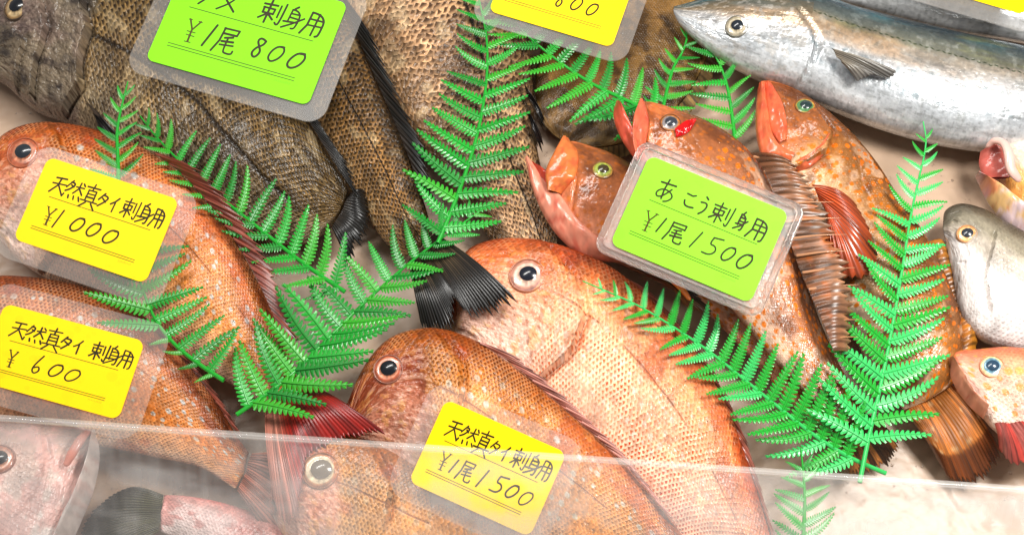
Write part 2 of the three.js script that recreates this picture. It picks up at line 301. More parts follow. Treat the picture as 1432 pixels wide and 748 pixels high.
// ---- skins
const dots = (a, b, size, dens, seed) => { // scattered round spots; returns 0..1
  const x = a / size, y = b / size, xi = Math.floor(x), yi = Math.floor(y); let v = 0;
  for (let j = yi - 1; j <= yi + 1; j++) for (let i = xi - 1; i <= xi + 1; i++) { if (hash(i + seed, j + 3 * seed) > dens) continue; const cx = i + .2 + .6 * hash(i + seed + 50, j), cy = j + .2 + .6 * hash(i, j + seed + 90), r = .16 + .22 * hash(i + 9, j + 31 + seed); const d = Math.hypot(x - cx, y - cy); v = Math.max(v, sstep(r, r * .55, d)); }
  return v;
};
const redSkin = (o = {}) => q => {
  const wa = q.a + .0011 * (fbm(q.a * 130, q.b * 130) - .5) + .008 * (fbm(q.a * 16, q.b * 16) - .5), wb = q.b + .0011 * (fbm(q.a * 130 + 40, q.b * 130 + 9) - .5) + .008 * (fbm(q.a * 16 + 9, q.b * 16 + 30) - .5);
  const head = o.head ?? .24, n1 = fbm(q.a * 60, q.b * 60), n2 = fbm(q.a * 640 + 7, q.b * 640), n3 = fbm(q.a * 18 + 31, q.b * 26 + 11), n4 = fbm(q.a * 190 + 3, q.b * 190 + 13);
  const edge = head + .05 * Math.sin(q.s * 3) + .03 * (n1 - .5), body = Math.max(sstep(edge - .02, edge + .02, q.t), sstep(.17, .1, q.s) * sstep(.08, .14, q.t));
  const s = Math.min(1, Math.max(0, q.s + .22 * (n3 - .5)));
  let col = ramp(o.ramp || [[0, K(122, 50, 16)], [.16, K(184, 86, 22)], [.42, K(216, 112, 34)], [.72, K(226, 150, 90)], [1, K(230, 192, 166)]], s);
  const hc = ramp(o.headRamp || [[0, K(134, 46, 16)], [.26, K(180, 86, 44)], [.5, K(214, 146, 118)], [1, K(226, 194, 178)]], s);
  let h = 0;
  const k = scaleAt(wa, wb, o.rx || .0025, o.ry || .0022);
  const amp = .35 + .9 * sstep(.3, .65, fbm(q.a * 34 + 77, q.b * 34 + 5));
  if (body > 0) {
    const e = sstep(.5, 1, k.d) * amp, tone = .82 + .36 * k.id;
    let cs = col.map(v => v * tone); cs = mix3(cs, mix3(col, K(248, 200, 156), .6), e * (o.net ?? .62)); cs = mix3(cs, o.core ? o.core : col.map(v => v * .5), sstep(.74, .46, k.d) * (o.core ? .75 * sstep(.18, .4, q.s) * (.5 + k.id) : .4) * amp);
    cs = mix3(cs, mix3(col, K(234, 172, 136), .7), sstep(.52, .72, n3) * .35); cs = mix3(cs, K(150, 50, 20), sstep(.6, .78, fbm(q.a * 44 + 21, q.b * 60 + 2)) * .4);
    h += (k.d - .5) * .65 * body * amp + (k.id - .5) * .35 * body; col = mix3(hc, cs, body);
    const bl = dots(q.a, q.b, .0075, .6, o.seed || 1) * sstep(.1, .18, q.s) * sstep(.76, .62, q.s) * sstep(head, head + .1, q.t) * (o.blue ?? .8); col = mix3(col, K(186, 214, 232), bl * (.5 + .5 * n2));
    const ll = Math.abs(q.s - .3 - .05 * Math.sin(q.t * 3) - .012 * (n1 - .5)); const lline = sstep(.008, .003, ll) * sstep(.45, .6, k.d) * sstep(.35, .5, fbm(q.a * 60 + 3, 8)); col = mix3(col, K(110, 52, 26), lline * .6 * body); h -= lline * .5 * body;
  } else col = hc;
  col = col.map(v => v * (.66 + .36 * n1 + .3 * n2));
  if (body < .7) { const str = fbm(q.a * 110, q.b * 560), w = 1 - body; col = mix3(col, K(240, 206, 184), sstep(.52, .75, str) * .4 * w); col = mix3(col, K(124, 48, 24), sstep(.55, .75, fbm(q.a * 480 + 5, q.b * 420)) * .3 * w); col = mix3(col, K(232, 168, 84), sstep(.6, .75, n4) * .35 * w); h += ((fbm(q.a * 260, q.b * 420) - .5) * 1.6 + (n4 - .5) * 1.2) * w; }
  h += (n2 - .5) * .55;
  return [col, h];
};
const blackSkin = (o = {}) => q => {
  const rough = o.rough ?? 1, wa = q.a + .0022 * rough * (fbm(q.a * 90, q.b * 90) - .5) + .010 * (fbm(q.a * 14, q.b * 14) - .5), wb = q.b + .0022 * rough * (fbm(q.a * 90 + 30, q.b * 90 + 5) - .5) + .010 * (fbm(q.a * 14 + 7, q.b * 14 + 21) - .5);
  const n1 = fbm(q.a * 50 + 3, q.b * 50), n2 = fbm(q.a * 700, q.b * 700), n3 = fbm(q.a * 22 + 1, q.b * 30), n4 = fbm(q.a * 230 + 9, q.b * 230 + 2), head = o.head ?? .27;
  const body = sstep(head - .012, head + .012, q.t + .03 * (n1 - .5) - .03 * Math.sin(q.s * 3.1));
  const s = Math.min(1, Math.max(0, q.s + .3 * (n3 - .5)));
  let base = ramp(o.ramp || [[0, K(96, 74, 42)], [.3, K(136, 106, 62)], [.65, K(156, 126, 82)], [1, K(176, 154, 124)]], s);
  let h = 0, col;
  const k = scaleAt(wa, wb, o.rx || .0037, o.ry || .0032);
  const amp = .45 + .75 * sstep(.35, .6, fbm(q.a * 36 + 50, q.b * 36 + 20));
  const dark = mix3(o.edge || K(34, 24, 13), base, mix(.1, .5, sstep(.45, 1, s)) + .12 * k.id), tan = base.map(v => Math.min(255, v * (.85 + .5 * k.id)));
  let cs = mix3(dark, tan, sstep(.45, .85, k.d) * Math.min(1, .45 + .6 * amp)); 
  cs = mix3(cs, K(220, 196, 156), sstep(.6, .76, fbm(q.a * 75 + 61, q.b * 90 + 4)) * .4); cs = mix3(cs, K(40, 28, 18), sstep(.6, .75, n3) * .35);
  h += ((k.d - .5) * 1.1 + (k.id - .5) * .9) * body * amp;
  const hc = mix3(mix3(K(54, 47, 44), K(130, 114, 94), sstep(.3, .68, fbm(q.a * 70, q.b * 120) * .5 + .3 * fbm(q.a * 260, q.b * 340) + .25 * s)), K(150, 122, 116), sstep(.5, .7, n3) * .5);
  col = mix3(hc, cs, body);
  const ll = Math.abs(q.s - .3 - .07 * Math.sin(q.t * 3) - .02 * (n1 - .5)), lline = sstep(.014, .004, ll) * body * sstep(.25, .5, k.d) * (o.line ?? 1); col = mix3(col, K(24, 17, 11), lline * .8); h -= lline * .5;
  if (body < .5) { h += (fbm(q.a * 240, q.b * 300) - .5) * 2.4 + (fbm(q.a * 90, q.b * 140) - .5) * 2; col = mix3(col, K(186, 170, 148), sstep(.6, .75, fbm(q.a * 380, q.b * 300 + 9)) * .3); }
  col = col.map(v => v * (.56 + .5 * n1 + .36 * n2));
  return [col.map(v => v * (o.tone ?? .84)), h + (n2 - .5) * .5 + (n4 - .5) * .6];
};
const grouperSkin = (o = {}) => q => {
  const z = o.seed || 0, n1 = fbm(q.a * 45 + z, q.b * 45), n2 = fbm(q.a * 480, q.b * 480), n3 = fbm(q.a * 15 + 4, q.b * 22 + z * 3), n4 = fbm(q.a * 150 + z, q.b * 150 + 31);
  const wa = q.a + .002 * (n4 - .5), wb = q.b + .002 * (fbm(q.a * 150 + 20, q.b * 150) - .5);
  const s = Math.min(1, Math.max(0, q.s + .26 * (n3 - .5)));
  let col = ramp(o.ramp || [[0, K(100, 58, 24)], [.3, K(146, 92, 44)], [.65, K(186, 140, 96)], [1, K(212, 182, 154)]], s);
  const head = sstep(.3, .2, q.t + .04 * (n1 - .5));
  col = mix3(col, ramp(o.headRamp || [[0, K(104, 60, 34)], [.4, K(146, 84, 48)], [.75, K(188, 104, 62)], [1, K(218, 136, 102)]], s), head * .92);
  col = mix3(col, K(210, 112, 62), sstep(.13, .03, q.t + .03 * (n4 - .5)) * .85);
  const sp = Math.max(dots(wa, wb, .0068, .82, z || 2), .8 * dots(wa + .3, wb, .0046, .5, z + 7));
  col = mix3(col, o.spot || K(206, 100, 14), sp * mix(.9, .35, head));
  col = mix3(col, K(214, 176, 150), sstep(.56, .74, fbm(q.a * 100 + 8, q.b * 100)) * .6 * (1 - sp) * sstep(.2, .4, q.t)); col = mix3(col, K(80, 42, 22), sstep(.58, .74, fbm(q.a * 60 + 70, q.b * 70 + z)) * .5);
  const k = scaleAt(wa, wb, .0020, .0018);
  const h = (k.d - .5) * .4 * (1 - head) + (n2 - .5) * .4 + (n1 - .5) * 1.0 + (n4 - .5) * .9 + sp * .1;
  return [col.map(v => v * (.62 + .44 * n1 + .26 * n2)), h];
};
const mackerelSkin = (o = {}) => q => {
  const n1 = fbm(q.a * 40, q.b * 130), n2 = fbm(q.a * 560, q.b * 560), n3 = fbm(q.a * 20 + 5, q.b * 55), n4 = fbm(q.a * 120 + 3, q.b * 420 + 1), n5 = fbm(q.a * 260 + 3, q.b * 260);
  const s = q.s + .1 * (n3 - .5) + .03 * (n4 - .5);
  let col = ramp(o.ramp || [[0, K(28, 36, 40)], [.1, K(52, 68, 78)], [.22, K(84, 92, 90)], [.33, K(112, 112, 100)], [.42, K(168, 154, 138)], [.54, K(196, 192, 190)], [.8, K(206, 210, 214)], [1, K(214, 214, 214)]], s);
  col = mix3(col, K(70, 128, 138), sstep(.52, .7, fbm(q.a * 30 + 60, q.b * 120)) * sstep(.3, .08, s) * .6); col = mix3(col, K(150, 150, 92), sstep(.52, .7, fbm(q.a * 26 + 10, q.b * 90 + 8)) * sstep(.06, .14, s) * sstep(.42, .3, s) * .5);
  col = mix3(col, K(210, 164, 120), sstep(.48, .7, fbm(q.a * 22 + 90, q.b * 70)) * sstep(.28, .38, s) * sstep(.6, .5, s) * .5);
  col = mix3(col, K(226, 226, 222), sstep(.5, .8, n5) * .25 * sstep(.1, .3, s)); col = mix3(col, K(110, 112, 108), sstep(.58, .8, fbm(q.a * 120 + 50, q.b * 500)) * .25 + sstep(.62, .72, fbm(q.a * 520 + 50, q.b * 520)) * .2);
  const line = .33 + .16 * sstep(.32, 1.0, q.t), ll = Math.abs(q.s - line - .006 * Math.sin(q.a * 900) - .01 * (n1 - .5)), body = sstep(.24, .27, q.t);
  const lat = sstep(.011, .003, ll) * body * (.55 + .45 * Math.sin(q.a * 1700)); col = mix3(col, K(56, 64, 44), lat * .9);
  const gx = q.a / .011, gy = q.b / .0105, gj = Math.floor(gy), gi = Math.floor(gx + .5 * (gj & 1)), ddx = gx + .5 * (gj & 1) - gi - .5 + .35 * (hash(gi, gj) - .5) + .5 * (n5 - .5), ddy = gy - gj - .5 + .3 * (hash(gj, gi) - .5);
  col = mix3(col, K(150, 162, 168), sstep(.34, .1, Math.hypot(ddx, ddy)) * sstep(.5, .6, s) * sstep(.88, .8, s) * body * (.3 + .5 * hash(gi + 4, gj)));
  if (body < .5) { col = mix3(col, K(110, 94, 72), sstep(.45, .65, n1) * .7 * sstep(.62, .4, s)); col = mix3(col, K(196, 186, 176), sstep(.55, .7, n5) * .4); }
  const h = (n1 - .5) * .9 + (n2 - .5) * .3 + (n4 - .5) * .5 + (n5 - .5) * .4 - lat * .3;
  return [col.map(v => v * (.62 + .34 * n1 + .2 * n2)), h];
};
const plainSkin = (stops, o = {}) => q => {
  const n1 = fbm(q.a * 55 + (o.seed || 0), q.b * 55), n2 = fbm(q.a * 560, q.b * 560), n3 = fbm(q.a * 25 + (o.seed || 0), q.b * 30), n4 = fbm(q.a * 180 + 4, q.b * 180);
  const s = Math.min(1, Math.max(0, q.s + .24 * (n3 - .5))); let col = ramp(stops, s);
  const k = scaleAt(q.a + .001 * (n4 - .5), q.b + .001 * n1, o.rx || .0026, o.ry || .0024), body = sstep(.26, .3, q.t + .03 * (n1 - .5)); col = col.map(v => v * (1 + (o.sc ?? .12) * (k.d - .5) * 2 * body));
  if (o.spot) col = mix3(col, o.spot, dots(q.a, q.b, o.spotSize || .009, .7, o.seed || 1) * .7);
  if (o.mottle) col = mix3(col, o.mottle, sstep(.46, .62, fbm(q.a * 150 + 30, q.b * 150) * .6 + .4 * fbm(q.a * 40, q.b * 40 + 7)) * .75);
  return [col.map(v => v * (.62 + .44 * n1 + .26 * n2)), (k.d - .5) * .6 * body + (n1 - .5) * 1.2 + (n4 - .5) * 1.1 + (n2 - .5) * .4];
};
const redEye = { rim: K(150, 74, 44), outer: K(176, 104, 70), iris: K(206, 142, 104), ring: K(236, 212, 196) };

// ---- black sea breams, upper left
const GA = 'black sea breams lying side by side';
const A = fish({ name: 'black_sea_bream', label: 'black sea bream whose whole head shows, green 800 yen card on its back', group: GA, k: .40, hd: [.03, .042], hv: [.024, .02], tw: 1400, bump: .0016,
  dorsal: [[-75, 62], [-58, 10], [-10, -50], [80, -105], [190, -100], [300, -20], [385, 95], [440, 185], [470, 235], [488, 272]],
  ventral: [[-75, 70], [-40, 92], [5, 118], [45, 152], [110, 180], [190, 240], [280, 300], [370, 338], [430, 340], [466, 318]],
  skin: blackSkin({ head: .36, line: 0, ramp: [[0, K(78, 60, 32)], [.3, K(112, 86, 48)], [.65, K(134, 106, 66)], [1, K(164, 142, 112)]], rx: .0040, ry: .0035 }), lumpy: .003, grooves: [{ pts: [[132, 56], [180, 80], [232, 112], [280, 150], [308, 184], [338, 214], [366, 244], [400, 270]], d: .6, w: .0024, pigment: K(30, 22, 14), mix: .85 }],
  steps: [{ pts: [[90, -60], [118, 0], [128, 50], [112, 90], [112, 118], [70, 146]], h: .0065, w: .03, side: 1, lw: .0026 }, { pts: [[60, 10], [68, 45], [48, 78], [36, 118]], h: .0045, w: .02, side: 1, lw: .0022 }, { pts: [[22, 42], [34, 60], [18, 86], [10, 108]], h: .003, w: .014, side: 1, lw: .002 }],
  eyes: [[22, 12, 22, .52, { rim: K(70, 56, 44), outer: K(110, 84, 52), iris: K(150, 116, 72), ring: K(176, 150, 110) }]] });
const finBlack = (u, w) => mix3(K(52, 44, 38), K(20, 17, 15), sstep(0, .5, w));
fin(A, 'dorsal_fin', [[380, 90], [420, 150], [450, 200], [474, 240]], [[428, 132], [470, 204], [500, 252], [512, 296]], .047, .046, { rays: 18, color: finBlack, seed: 3, jag: .35, bulge: .001, nw: 22 });
fin(A, 'tail_fin', [[490, 270], [464, 320]], [[512, 268], [520, 300], [510, 340], [488, 372]], .036, .03, { rays: 20, ridge: .0005, color: finBlack, seed: 8, jag: .25 });
fin(A, 'pelvic_fin', [[118, 140], [136, 168]], [[170, 196], [150, 200], [140, 196]], .045, .048, { rays: 5, color: () => K(34, 28, 26), seed: 4 });
const B = fish({ name: 'black_sea_bream', label: 'black sea bream with raised black dorsal fin, its dark tail fanned onto a red bream', group: GA, k: .38, hd: [.035, .036], hv: [.02, .02], tw: 900, bump: .0016,
  dorsal: [[280, -150], [330, -160], [410, -100], [478, 0], [520, 100], [562, 195], [588, 270], [606, 330]], ventral: [[280, -140], [300, -60], [340, 40], [390, 130], [440, 205], [500, 285], [545, 345], [570, 362]],
  skin: blackSkin({ ramp: [[0, K(96, 68, 34)], [.4, K(140, 100, 54)], [1, K(150, 116, 78)]] }) });
fin(B, 'dorsal_fin', [[470, -20], [506, 66], [545, 155], [586, 258]], [[524, 56], [560, 136], [600, 224], [618, 310]], .042, .046, { rays: 20, color: finBlack, seed: 6, jag: .35, bulge: .001, nw: 22, spines: 9, spineMat: gloss(K(40, 33, 28), .3), spineR: 1.8 });
fin(B, 'tail_fin', [[608, 326], [570, 366]], [[727, 424], [706, 440], [686, 445], [660, 447], [640, 428], [632, 466], [612, 470], [590, 462]], .034, [.062, .04], { rays: 38, nw: 24, ridge: .0004, color: (u, w) => mix3(mix3(K(120, 96, 70), K(24, 20, 17), sstep(.15, .75, w)), K(18, 15, 13), hash(Math.floor(u * 38), 6) * .8), seed: 9, jag: .14, bulge: .008 });
const C = fish({ name: 'black_sea_bream', label: 'pale brown black sea bream with coarse scales beside the flatfish', group: GA, k: .34, hd: [.024, .024], hv: [.028, .022], tw: 1200, bump: .0022,
  dorsal: [[500, -190], [580, -190], [660, -130], [715, -40], [738, 50], [746, 130], [750, 200], [768, 280], [782, 345]], ventral: [[500, -180], [470, -110], [470, -30], [500, 50], [540, 130], [590, 210], [640, 280], [690, 340], [720, 380]],
  skin: blackSkin({ rx: .0046, ry: .0040, rough: 2.6, tone: .95, ramp: [[0, K(120, 92, 60)], [.3, K(172, 134, 96)], [.7, K(178, 138, 102)], [1, K(140, 106, 72)]], edge: K(62, 42, 28) }), lumpy: .002 });
fin(C, 'pelvic_fin', [[733, 118], [738, 138]], [[768, 180], [766, 188], [760, 186]], .04, .03, { rays: 4, color: () => K(30, 26, 24), seed: 2, jag: .3, rough: .2 });
fin(C, 'pelvic_fin', [[735, 150], [739, 166]], [[763, 205], [757, 216], [748, 208]], .04, .026, { rays: 4, color: () => K(34, 28, 26), seed: 12, jag: .3, rough: .2 });
fin(C, 'tail_fin', [[782, 345], [720, 380]], [[830, 400], [800, 430], [770, 430]], .016, .01, { rays: 12, color: finBlack, seed: 31 });
// ---- flatfish
const D = fish({ name: 'flatfish', label: 'brown mottled flatfish lying flat beneath the fern leaves', k: .14, hd: .013, hv: .013, tw: 900, bump: .001,
  dorsal: [[985, -150], [900, -120], [820, -50], [768, 40], [748, 110], [756, 165], [775, 190]], ventral: [[985, -140], [1010, -60], [1005, 30], [975, 110], [930, 165], [870, 200], [805, 208]],
  skin: plainSkin([[0, K(124, 92, 48)], [.5, K(112, 80, 40)], [1, K(130, 100, 56)]], { seed: 6, mottle: K(64, 44, 22), rx: .0018, ry: .0016 }) });
fin(D, 'fringe_fin', [[1006, 30], [975, 112], [930, 167], [870, 202], [805, 210]], [[1022, 36], [990, 124], [942, 182], [874, 220], [800, 226]], .012, .007, { rays: 40, nw: 6, color: () => K(150, 120, 74), seed: 21, bulge: 0, wave: .0006 });
// ---- Spanish mackerels, upper right
const GE = 'mackerels at the end of the tray';
const E = fish({ name: 'mackerel', label: 'large silver mackerel with pointed head and dark pectoral fin', group: GE, k: .66, hd: [.036, .04], hv: [.034, .028], tw: 1600, bump: .001, rough: .26, spec: 1, metal: .3, lumpy: .001,
  dorsal: [[942, 9], [965, 4], [1000, -4], [1060, -12], [1130, -6], [1200, 16], [1320, 46], [1432, 70], [1560, 100], [1700, 140]],
  ventral: [[942, 17], [950, 32], [976, 58], [1020, 88], [1070, 112], [1140, 140], [1220, 172], [1310, 198], [1400, 211], [1500, 214], [1600, 205], [1700, 180]],
  skin: mackerelSkin(), prof: t => mix(.75, 1, sstep(0, .15, t)),
  steps: [{ pts: [[1115, 20], [1134, 48], [1141, 66], [1132, 92], [1110, 116]], h: .0032, w: .02, side: 1 }],
  grooves: [{ pts: [[943, 12], [962, 22], [984, 44], [1004, 66], [1022, 82]], d: 1, w: .0018 }, { pts: [[1096, 62], [1090, 84], [1084, 104]], d: .35, w: .002 }, { pts: [[1000, 20], [1003, 21]], d: .8, w: .0014 }, { pts: [[1141, 66], [1160, 68], [1180, 76]], d: .5, w: .002 }],
  eyes: [[1030, 37, 17, .5, { rim: K(112, 108, 98), outer: K(150, 140, 120), iris: K(150, 138, 112), ring: K(172, 158, 130), pupil: K(26, 32, 40) }]] });
fin(E, 'pectoral_fin', [[1164, 68], [1178, 88]], [[1259, 103], [1248, 108], [1224, 107], [1200, 113]], .066, .062, { rays: 12, color: (u, w) => mix3(K(150, 138, 120), K(96, 92, 88), w), seed: 4, jag: .06, bulge: .002, ridge: .0004 });
const Fm = fish({ name: 'mackerel', label: 'silver mackerel behind the large one, yellow card above its belly', group: GE, k: .66, hd: [.035, .04], hv: [.03, .03], tw: 900, bump: .001, rough: .26, spec: 1, metal: .3, lumpy: .001,
  dorsal: [[930, -85], [1000, -110], [1120, -110], [1250, -85], [1400, -50], [1560, -10], [1700, 30]], ventral: [[930, -80], [990, -55], [1080, -30], [1180, 2], [1320, 38], [1432, 58], [1560, 90], [1700, 80]], skin: mackerelSkin() });
// ---- rock groupers
const GG = 'spotted groupers heaped round the green 1500 yen card';
const salmon = gloss(K(206, 78, 48), .3), salmonPale = gloss(K(214, 126, 100), .32), mouthRed = gloss(K(196, 62, 40), .3), orangeLip = gloss(K(214, 104, 44), .28);
const G3 = fish({ name: 'spotted_grouper', label: 'orange spotted grouper with closed red mouth tucked under the large mackerel', group: GG, k: .56, kt: .5, hd: [.034, .026], hv: [.03, .02], tw: 1200, rough: .2, spec: .7, bump: .0012, lumpy: .003,
  dorsal: [[1062, 120], [1070, 113], [1100, 120], [1140, 144], [1185, 182], [1220, 222], [1254, 272], [1292, 328], [1326, 395], [1346, 460], [1344, 520], [1326, 545]],
  ventral: [[1060, 122], [1058, 150], [1060, 190], [1066, 222], [1090, 262], [1120, 320], [1160, 400], [1200, 480], [1236, 545], [1268, 576]],
  skin: grouperSkin({ seed: 2 }),
  steps: [{ pts: [[1150, 165], [1165, 190], [1158, 212], [1130, 230], [1108, 236]], h: .004, w: .022, side: 1 }],
  grooves: [{ pts: [[1195, 205], [1202, 240], [1206, 262], [1228, 300], [1262, 350]], d: .5, w: .0014 }, { pts: [[1080, 118], [1088, 130], [1092, 150]], d: .5, w: .0015 }],
  eyes: [[1127, 148, 15, .55, { rim: K(120, 74, 40), outer: K(186, 116, 44), iris: K(150, 130, 56), ring: K(76, 120, 74), pupil: K(30, 46, 46) }]] });
slab(G3, 'lower_jaw', [[1062, 116], [1057, 160], [1060, 200], [1070, 222], [1106, 226]], [[1070, 114], [1074, 150], [1082, 190], [1096, 206], [1112, 214]], [.034, .044], 'on', 10, K(214, 104, 64));
slab(G3, 'upper_lip', [[1070, 113], [1072, 150], [1078, 182], [1090, 200]], [[1080, 117], [1094, 142], [1101, 172], [1100, 196]], 'on', 'on', 5, K(206, 96, 60));
slab(G3, 'gill_flap', [[1168, 188], [1156, 212], [1130, 236], [1104, 240]], [[1160, 186], [1146, 204], [1122, 220], [1102, 226]], 'on', 'on', 4, K(200, 96, 60), { lift: .0006 });
fin(G3, 'pectoral_fin', [[1136, 258], [1156, 296]], [[1196, 284], [1222, 328], [1228, 372], [1206, 394], [1172, 388], [1152, 362]], .056, .05, { rays: 16, color: (u, w) => mix3(K(206, 84, 40), K(146, 58, 26), w), seed: 11, jag: .06, bulge: .006, rough: .25 });
fin(G3, 'soft_dorsal_fin', [[1300, 338], [1326, 395], [1346, 460], [1344, 515]], [[1322, 340], [1356, 400], [1370, 462], [1364, 505]], .027, .02, { rays: 16, color: (u, w) => mix3(K(176, 104, 40), K(226, 150, 40), w), seed: 13, jag: .15 });
fin(G3, 'tail_fin', [[1266, 576], [1330, 536]], [[1316, 652], [1334, 676], [1354, 682], [1386, 664], [1407, 636]], .02, .012, { rays: 22, nw: 26, color: (u, w) => mix3(mix3(K(190, 112, 48), K(226, 180, 130), dots(u * .04, w * .05, .007, .6, 4) * .8), K(112, 56, 22), sstep(.66, .7, w)), seed: 14, jag: .1, bulge: .006 });
const G1 = fish({ name: 'spotted_grouper', label: 'orange grouper gaping wide with orange jaws beside the coarse scaled bream', group: GG, k: .58, kt: .5, hd: [.042, .024], hv: [.04, .022], tw: 1100, rough: .2, spec: .7, bump: .0012, lumpy: .003,
  dorsal: [[787, 200], [800, 198], [826, 206], [862, 220], [900, 244], [960, 300], [1030, 370], [1100, 450], [1160, 530], [1200, 575]],
  ventral: [[780, 216], [770, 250], [782, 296], [816, 340], [862, 366], [920, 392], [980, 430], [1050, 500], [1110, 565], [1160, 600]],
  skin: grouperSkin({ seed: 5, ramp: [[0, K(116, 66, 36)], [.3, K(160, 94, 54)], [.6, K(200, 126, 84)], [1, K(218, 152, 122)]] }),
  grooves: [{ pts: [[806, 215], [806, 250], [800, 290], [812, 320]], d: .6, w: .0016 }],
  eyes: [[842, 238, 15, .5, { rim: K(120, 76, 42), outer: K(176, 130, 60), iris: K(150, 140, 56), ring: K(150, 164, 66), pupil: K(60, 50, 24) }]] });
slab(G1, 'mouth_floor', [[742, 226], [756, 250], [776, 280]], [[752, 232], [772, 244], [792, 262]], .042, .046, 8, K(196, 66, 44));
slab(G1, 'lower_jaw', [[734, 221], [744, 262], [760, 300], [782, 332], [818, 360], [876, 368]], [[738, 219], [764, 252], [786, 276], [806, 304], [836, 330], [880, 346]], [.044, .036], 'on', 12, K(214, 134, 108));
slab(G1, 'upper_jaw', [[788, 189], [774, 214], [763, 240], [766, 266]], [[796, 195], [808, 212], [806, 244], [784, 272]], [.05, .05], 'on', 7, K(208, 112, 56));
fin(G1, 'pelvic_fin', [[880, 374], [930, 392]], [[968, 404], [990, 424], [1000, 446], [960, 430]], .05, .052, { rays: 10, color: (u) => mix3(K(52, 36, 24), K(112, 70, 36), u), seed: 17, bulge: .004 });
flesh(G1, 'pelvic_spine', [[908, 380, .056], [936, 388, .058], [952, 402, .058], [966, 420, .056]], [2.5, 4, 4.5, 3], gloss(K(214, 110, 30), .25));
fin(G1, 'tail_fin', [[1162, 600], [1204, 574]], [[1190, 668], [1222, 662], [1246, 652], [1262, 620]], .024, .014, { rays: 18, nw: 22, color: (u, w) => mix3(K(150, 86, 36), hash(Math.floor(u * 11), 5) > .5 ? K(64, 40, 22) : K(190, 120, 60), w), seed: 19, jag: .15, bulge: .006 });
const G2 = fish({ name: 'spotted_grouper', label: 'brown grouper with a bloody eye and raised spiny dorsal fin', group: GG, k: .46, kt: .42, hd: [.058, .036], hv: [.056, .036], tw: 1200, rough: .18, spec: .75, bump: .0012, lumpy: .003,
  dorsal: [[897, 142], [912, 143], [948, 155], [990, 172], [1034, 200], [1068, 240], [1092, 296], [1112, 352], [1136, 420], [1160, 480], [1192, 540], [1222, 570]],
  ventral: [[894, 150], [890, 180], [892, 214], [910, 262], [950, 330], [990, 390], [1040, 450], [1090, 510], [1150, 570], [1186, 596]],
  skin: grouperSkin({ seed: 9, ramp: [[0, K(104, 58, 30)], [.35, K(146, 88, 54)], [.6, K(180, 126, 96)], [1, K(206, 168, 144)]] }),
  grooves: [{ pts: [[902, 150], [904, 180], [900, 206]], d: .6, w: .0016 }, { pts: [[1030, 196], [1052, 226], [1076, 268]], d: .4, w: .0014 }],
  eyes: [[938, 172, 14.5, .55, { rim: K(110, 64, 34), outer: K(170, 96, 40), iris: K(160, 104, 54), ring: K(120, 110, 110), pupil: K(46, 50, 58) }]] });
slab(G2, 'lower_jaw', [[862, 141], [858, 162], [868, 192], [886, 220], [900, 240]], [[868, 142, .066], [880, 168, .066], [890, 192, .066], [902, 216, .068], [912, 236, .07]], [.058, .06], 'on', 6, K(204, 84, 60));
slab(G2, 'upper_jaw', [[896, 137], [886, 165], [885, 196], [892, 224]], [[903, 145], [908, 168], [904, 198], [900, 226]], [.066, .068], 'on', 5, K(208, 98, 68));
slab(G2, 'blood_clot', [[944, 180], [954, 172], [962, 168], [975, 164]], [[946, 192], [958, 188], [966, 182], [974, 168]], 'on', 'on', 4, K(190, 10, 12), { vein: K(120, 0, 4), rough: .1, edge: K(200, 14, 16) });
fin(G2, 'spiny_dorsal_fin', [[1050, 214], [1068, 240], [1086, 284], [1104, 330], [1124, 386], [1150, 452], [1166, 492]], [[1104, 226], [1134, 250], [1156, 282], [1172, 322], [1188, 368], [1196, 424], [1194, 490]], .062, [.07, .058], { rays: 30, color: (u, w) => mix3(mix3(K(122, 76, 48), K(184, 130, 94), w), K(196, 100, 40), sstep(.55, .7, fbm(u * 14, w * 4)) * .6), seed: 23, jag: .3, ridge: .0005, bulge: .003, spines: 12, spineR: 2.0, spineMat: gloss(K(176, 122, 84), .4), rough: .3, wave: .003, opacity: .74 });
// ---- fish at the right edge
const S1 = fish({ name: 'grey_fish', label: 'grey backed silver fish with round orange eye and white belly', k: .5, hd: [.03, .034], hv: [.028, .026], tw: 640, lumpy: .002,
  dorsal: [[1322, 318], [1322, 296], [1340, 286], [1370, 292], [1410, 314], [1460, 342], [1540, 392], [1640, 460]], ventral: [[1322, 322], [1326, 350], [1334, 390], [1346, 440], [1374, 474], [1440, 492], [1520, 500], [1640, 490]],
  skin: plainSkin([[0, K(74, 66, 54)], [.28, K(120, 112, 96)], [.5, K(176, 164, 150)], [.7, K(206, 198, 194)], [1, K(214, 208, 204)]], { seed: 14, sc: .06 }),
  steps: [{ pts: [[1392, 330], [1384, 360], [1376, 390], [1386, 430]], h: .002, w: .02, side: -1 }],
  grooves: [{ pts: [[1338, 303], [1341, 305]], d: .8, w: .001, mix: 1 }, { pts: [[1346, 362], [1352, 364]], d: .8, w: .001, mix: 1 }],
  eyes: [[1353, 328, 14, .55, { rim: K(176, 130, 92), outer: K(206, 150, 100), iris: K(206, 140, 84), ring: K(220, 170, 110), pupil: K(40, 44, 50) }]] });
const S2 = fish({ name: 'gaping_fish', label: 'pale yellow fish with gaping pink mouth above the grey backed fish', k: .6, hd: .03, hv: .03, tw: 640, lumpy: .002,
  dorsal: [[1398, 212], [1404, 196], [1430, 190], [1470, 196], [1540, 230], [1620, 290]], ventral: [[1396, 222], [1400, 252], [1412, 288], [1440, 322], [1500, 350], [1600, 330]],
  skin: plainSkin([[0, K(206, 176, 150)], [.3, K(222, 196, 176)], [.6, K(220, 190, 170)], [.8, K(216, 160, 84)], [1, K(190, 120, 60)]], { seed: 18 }) });
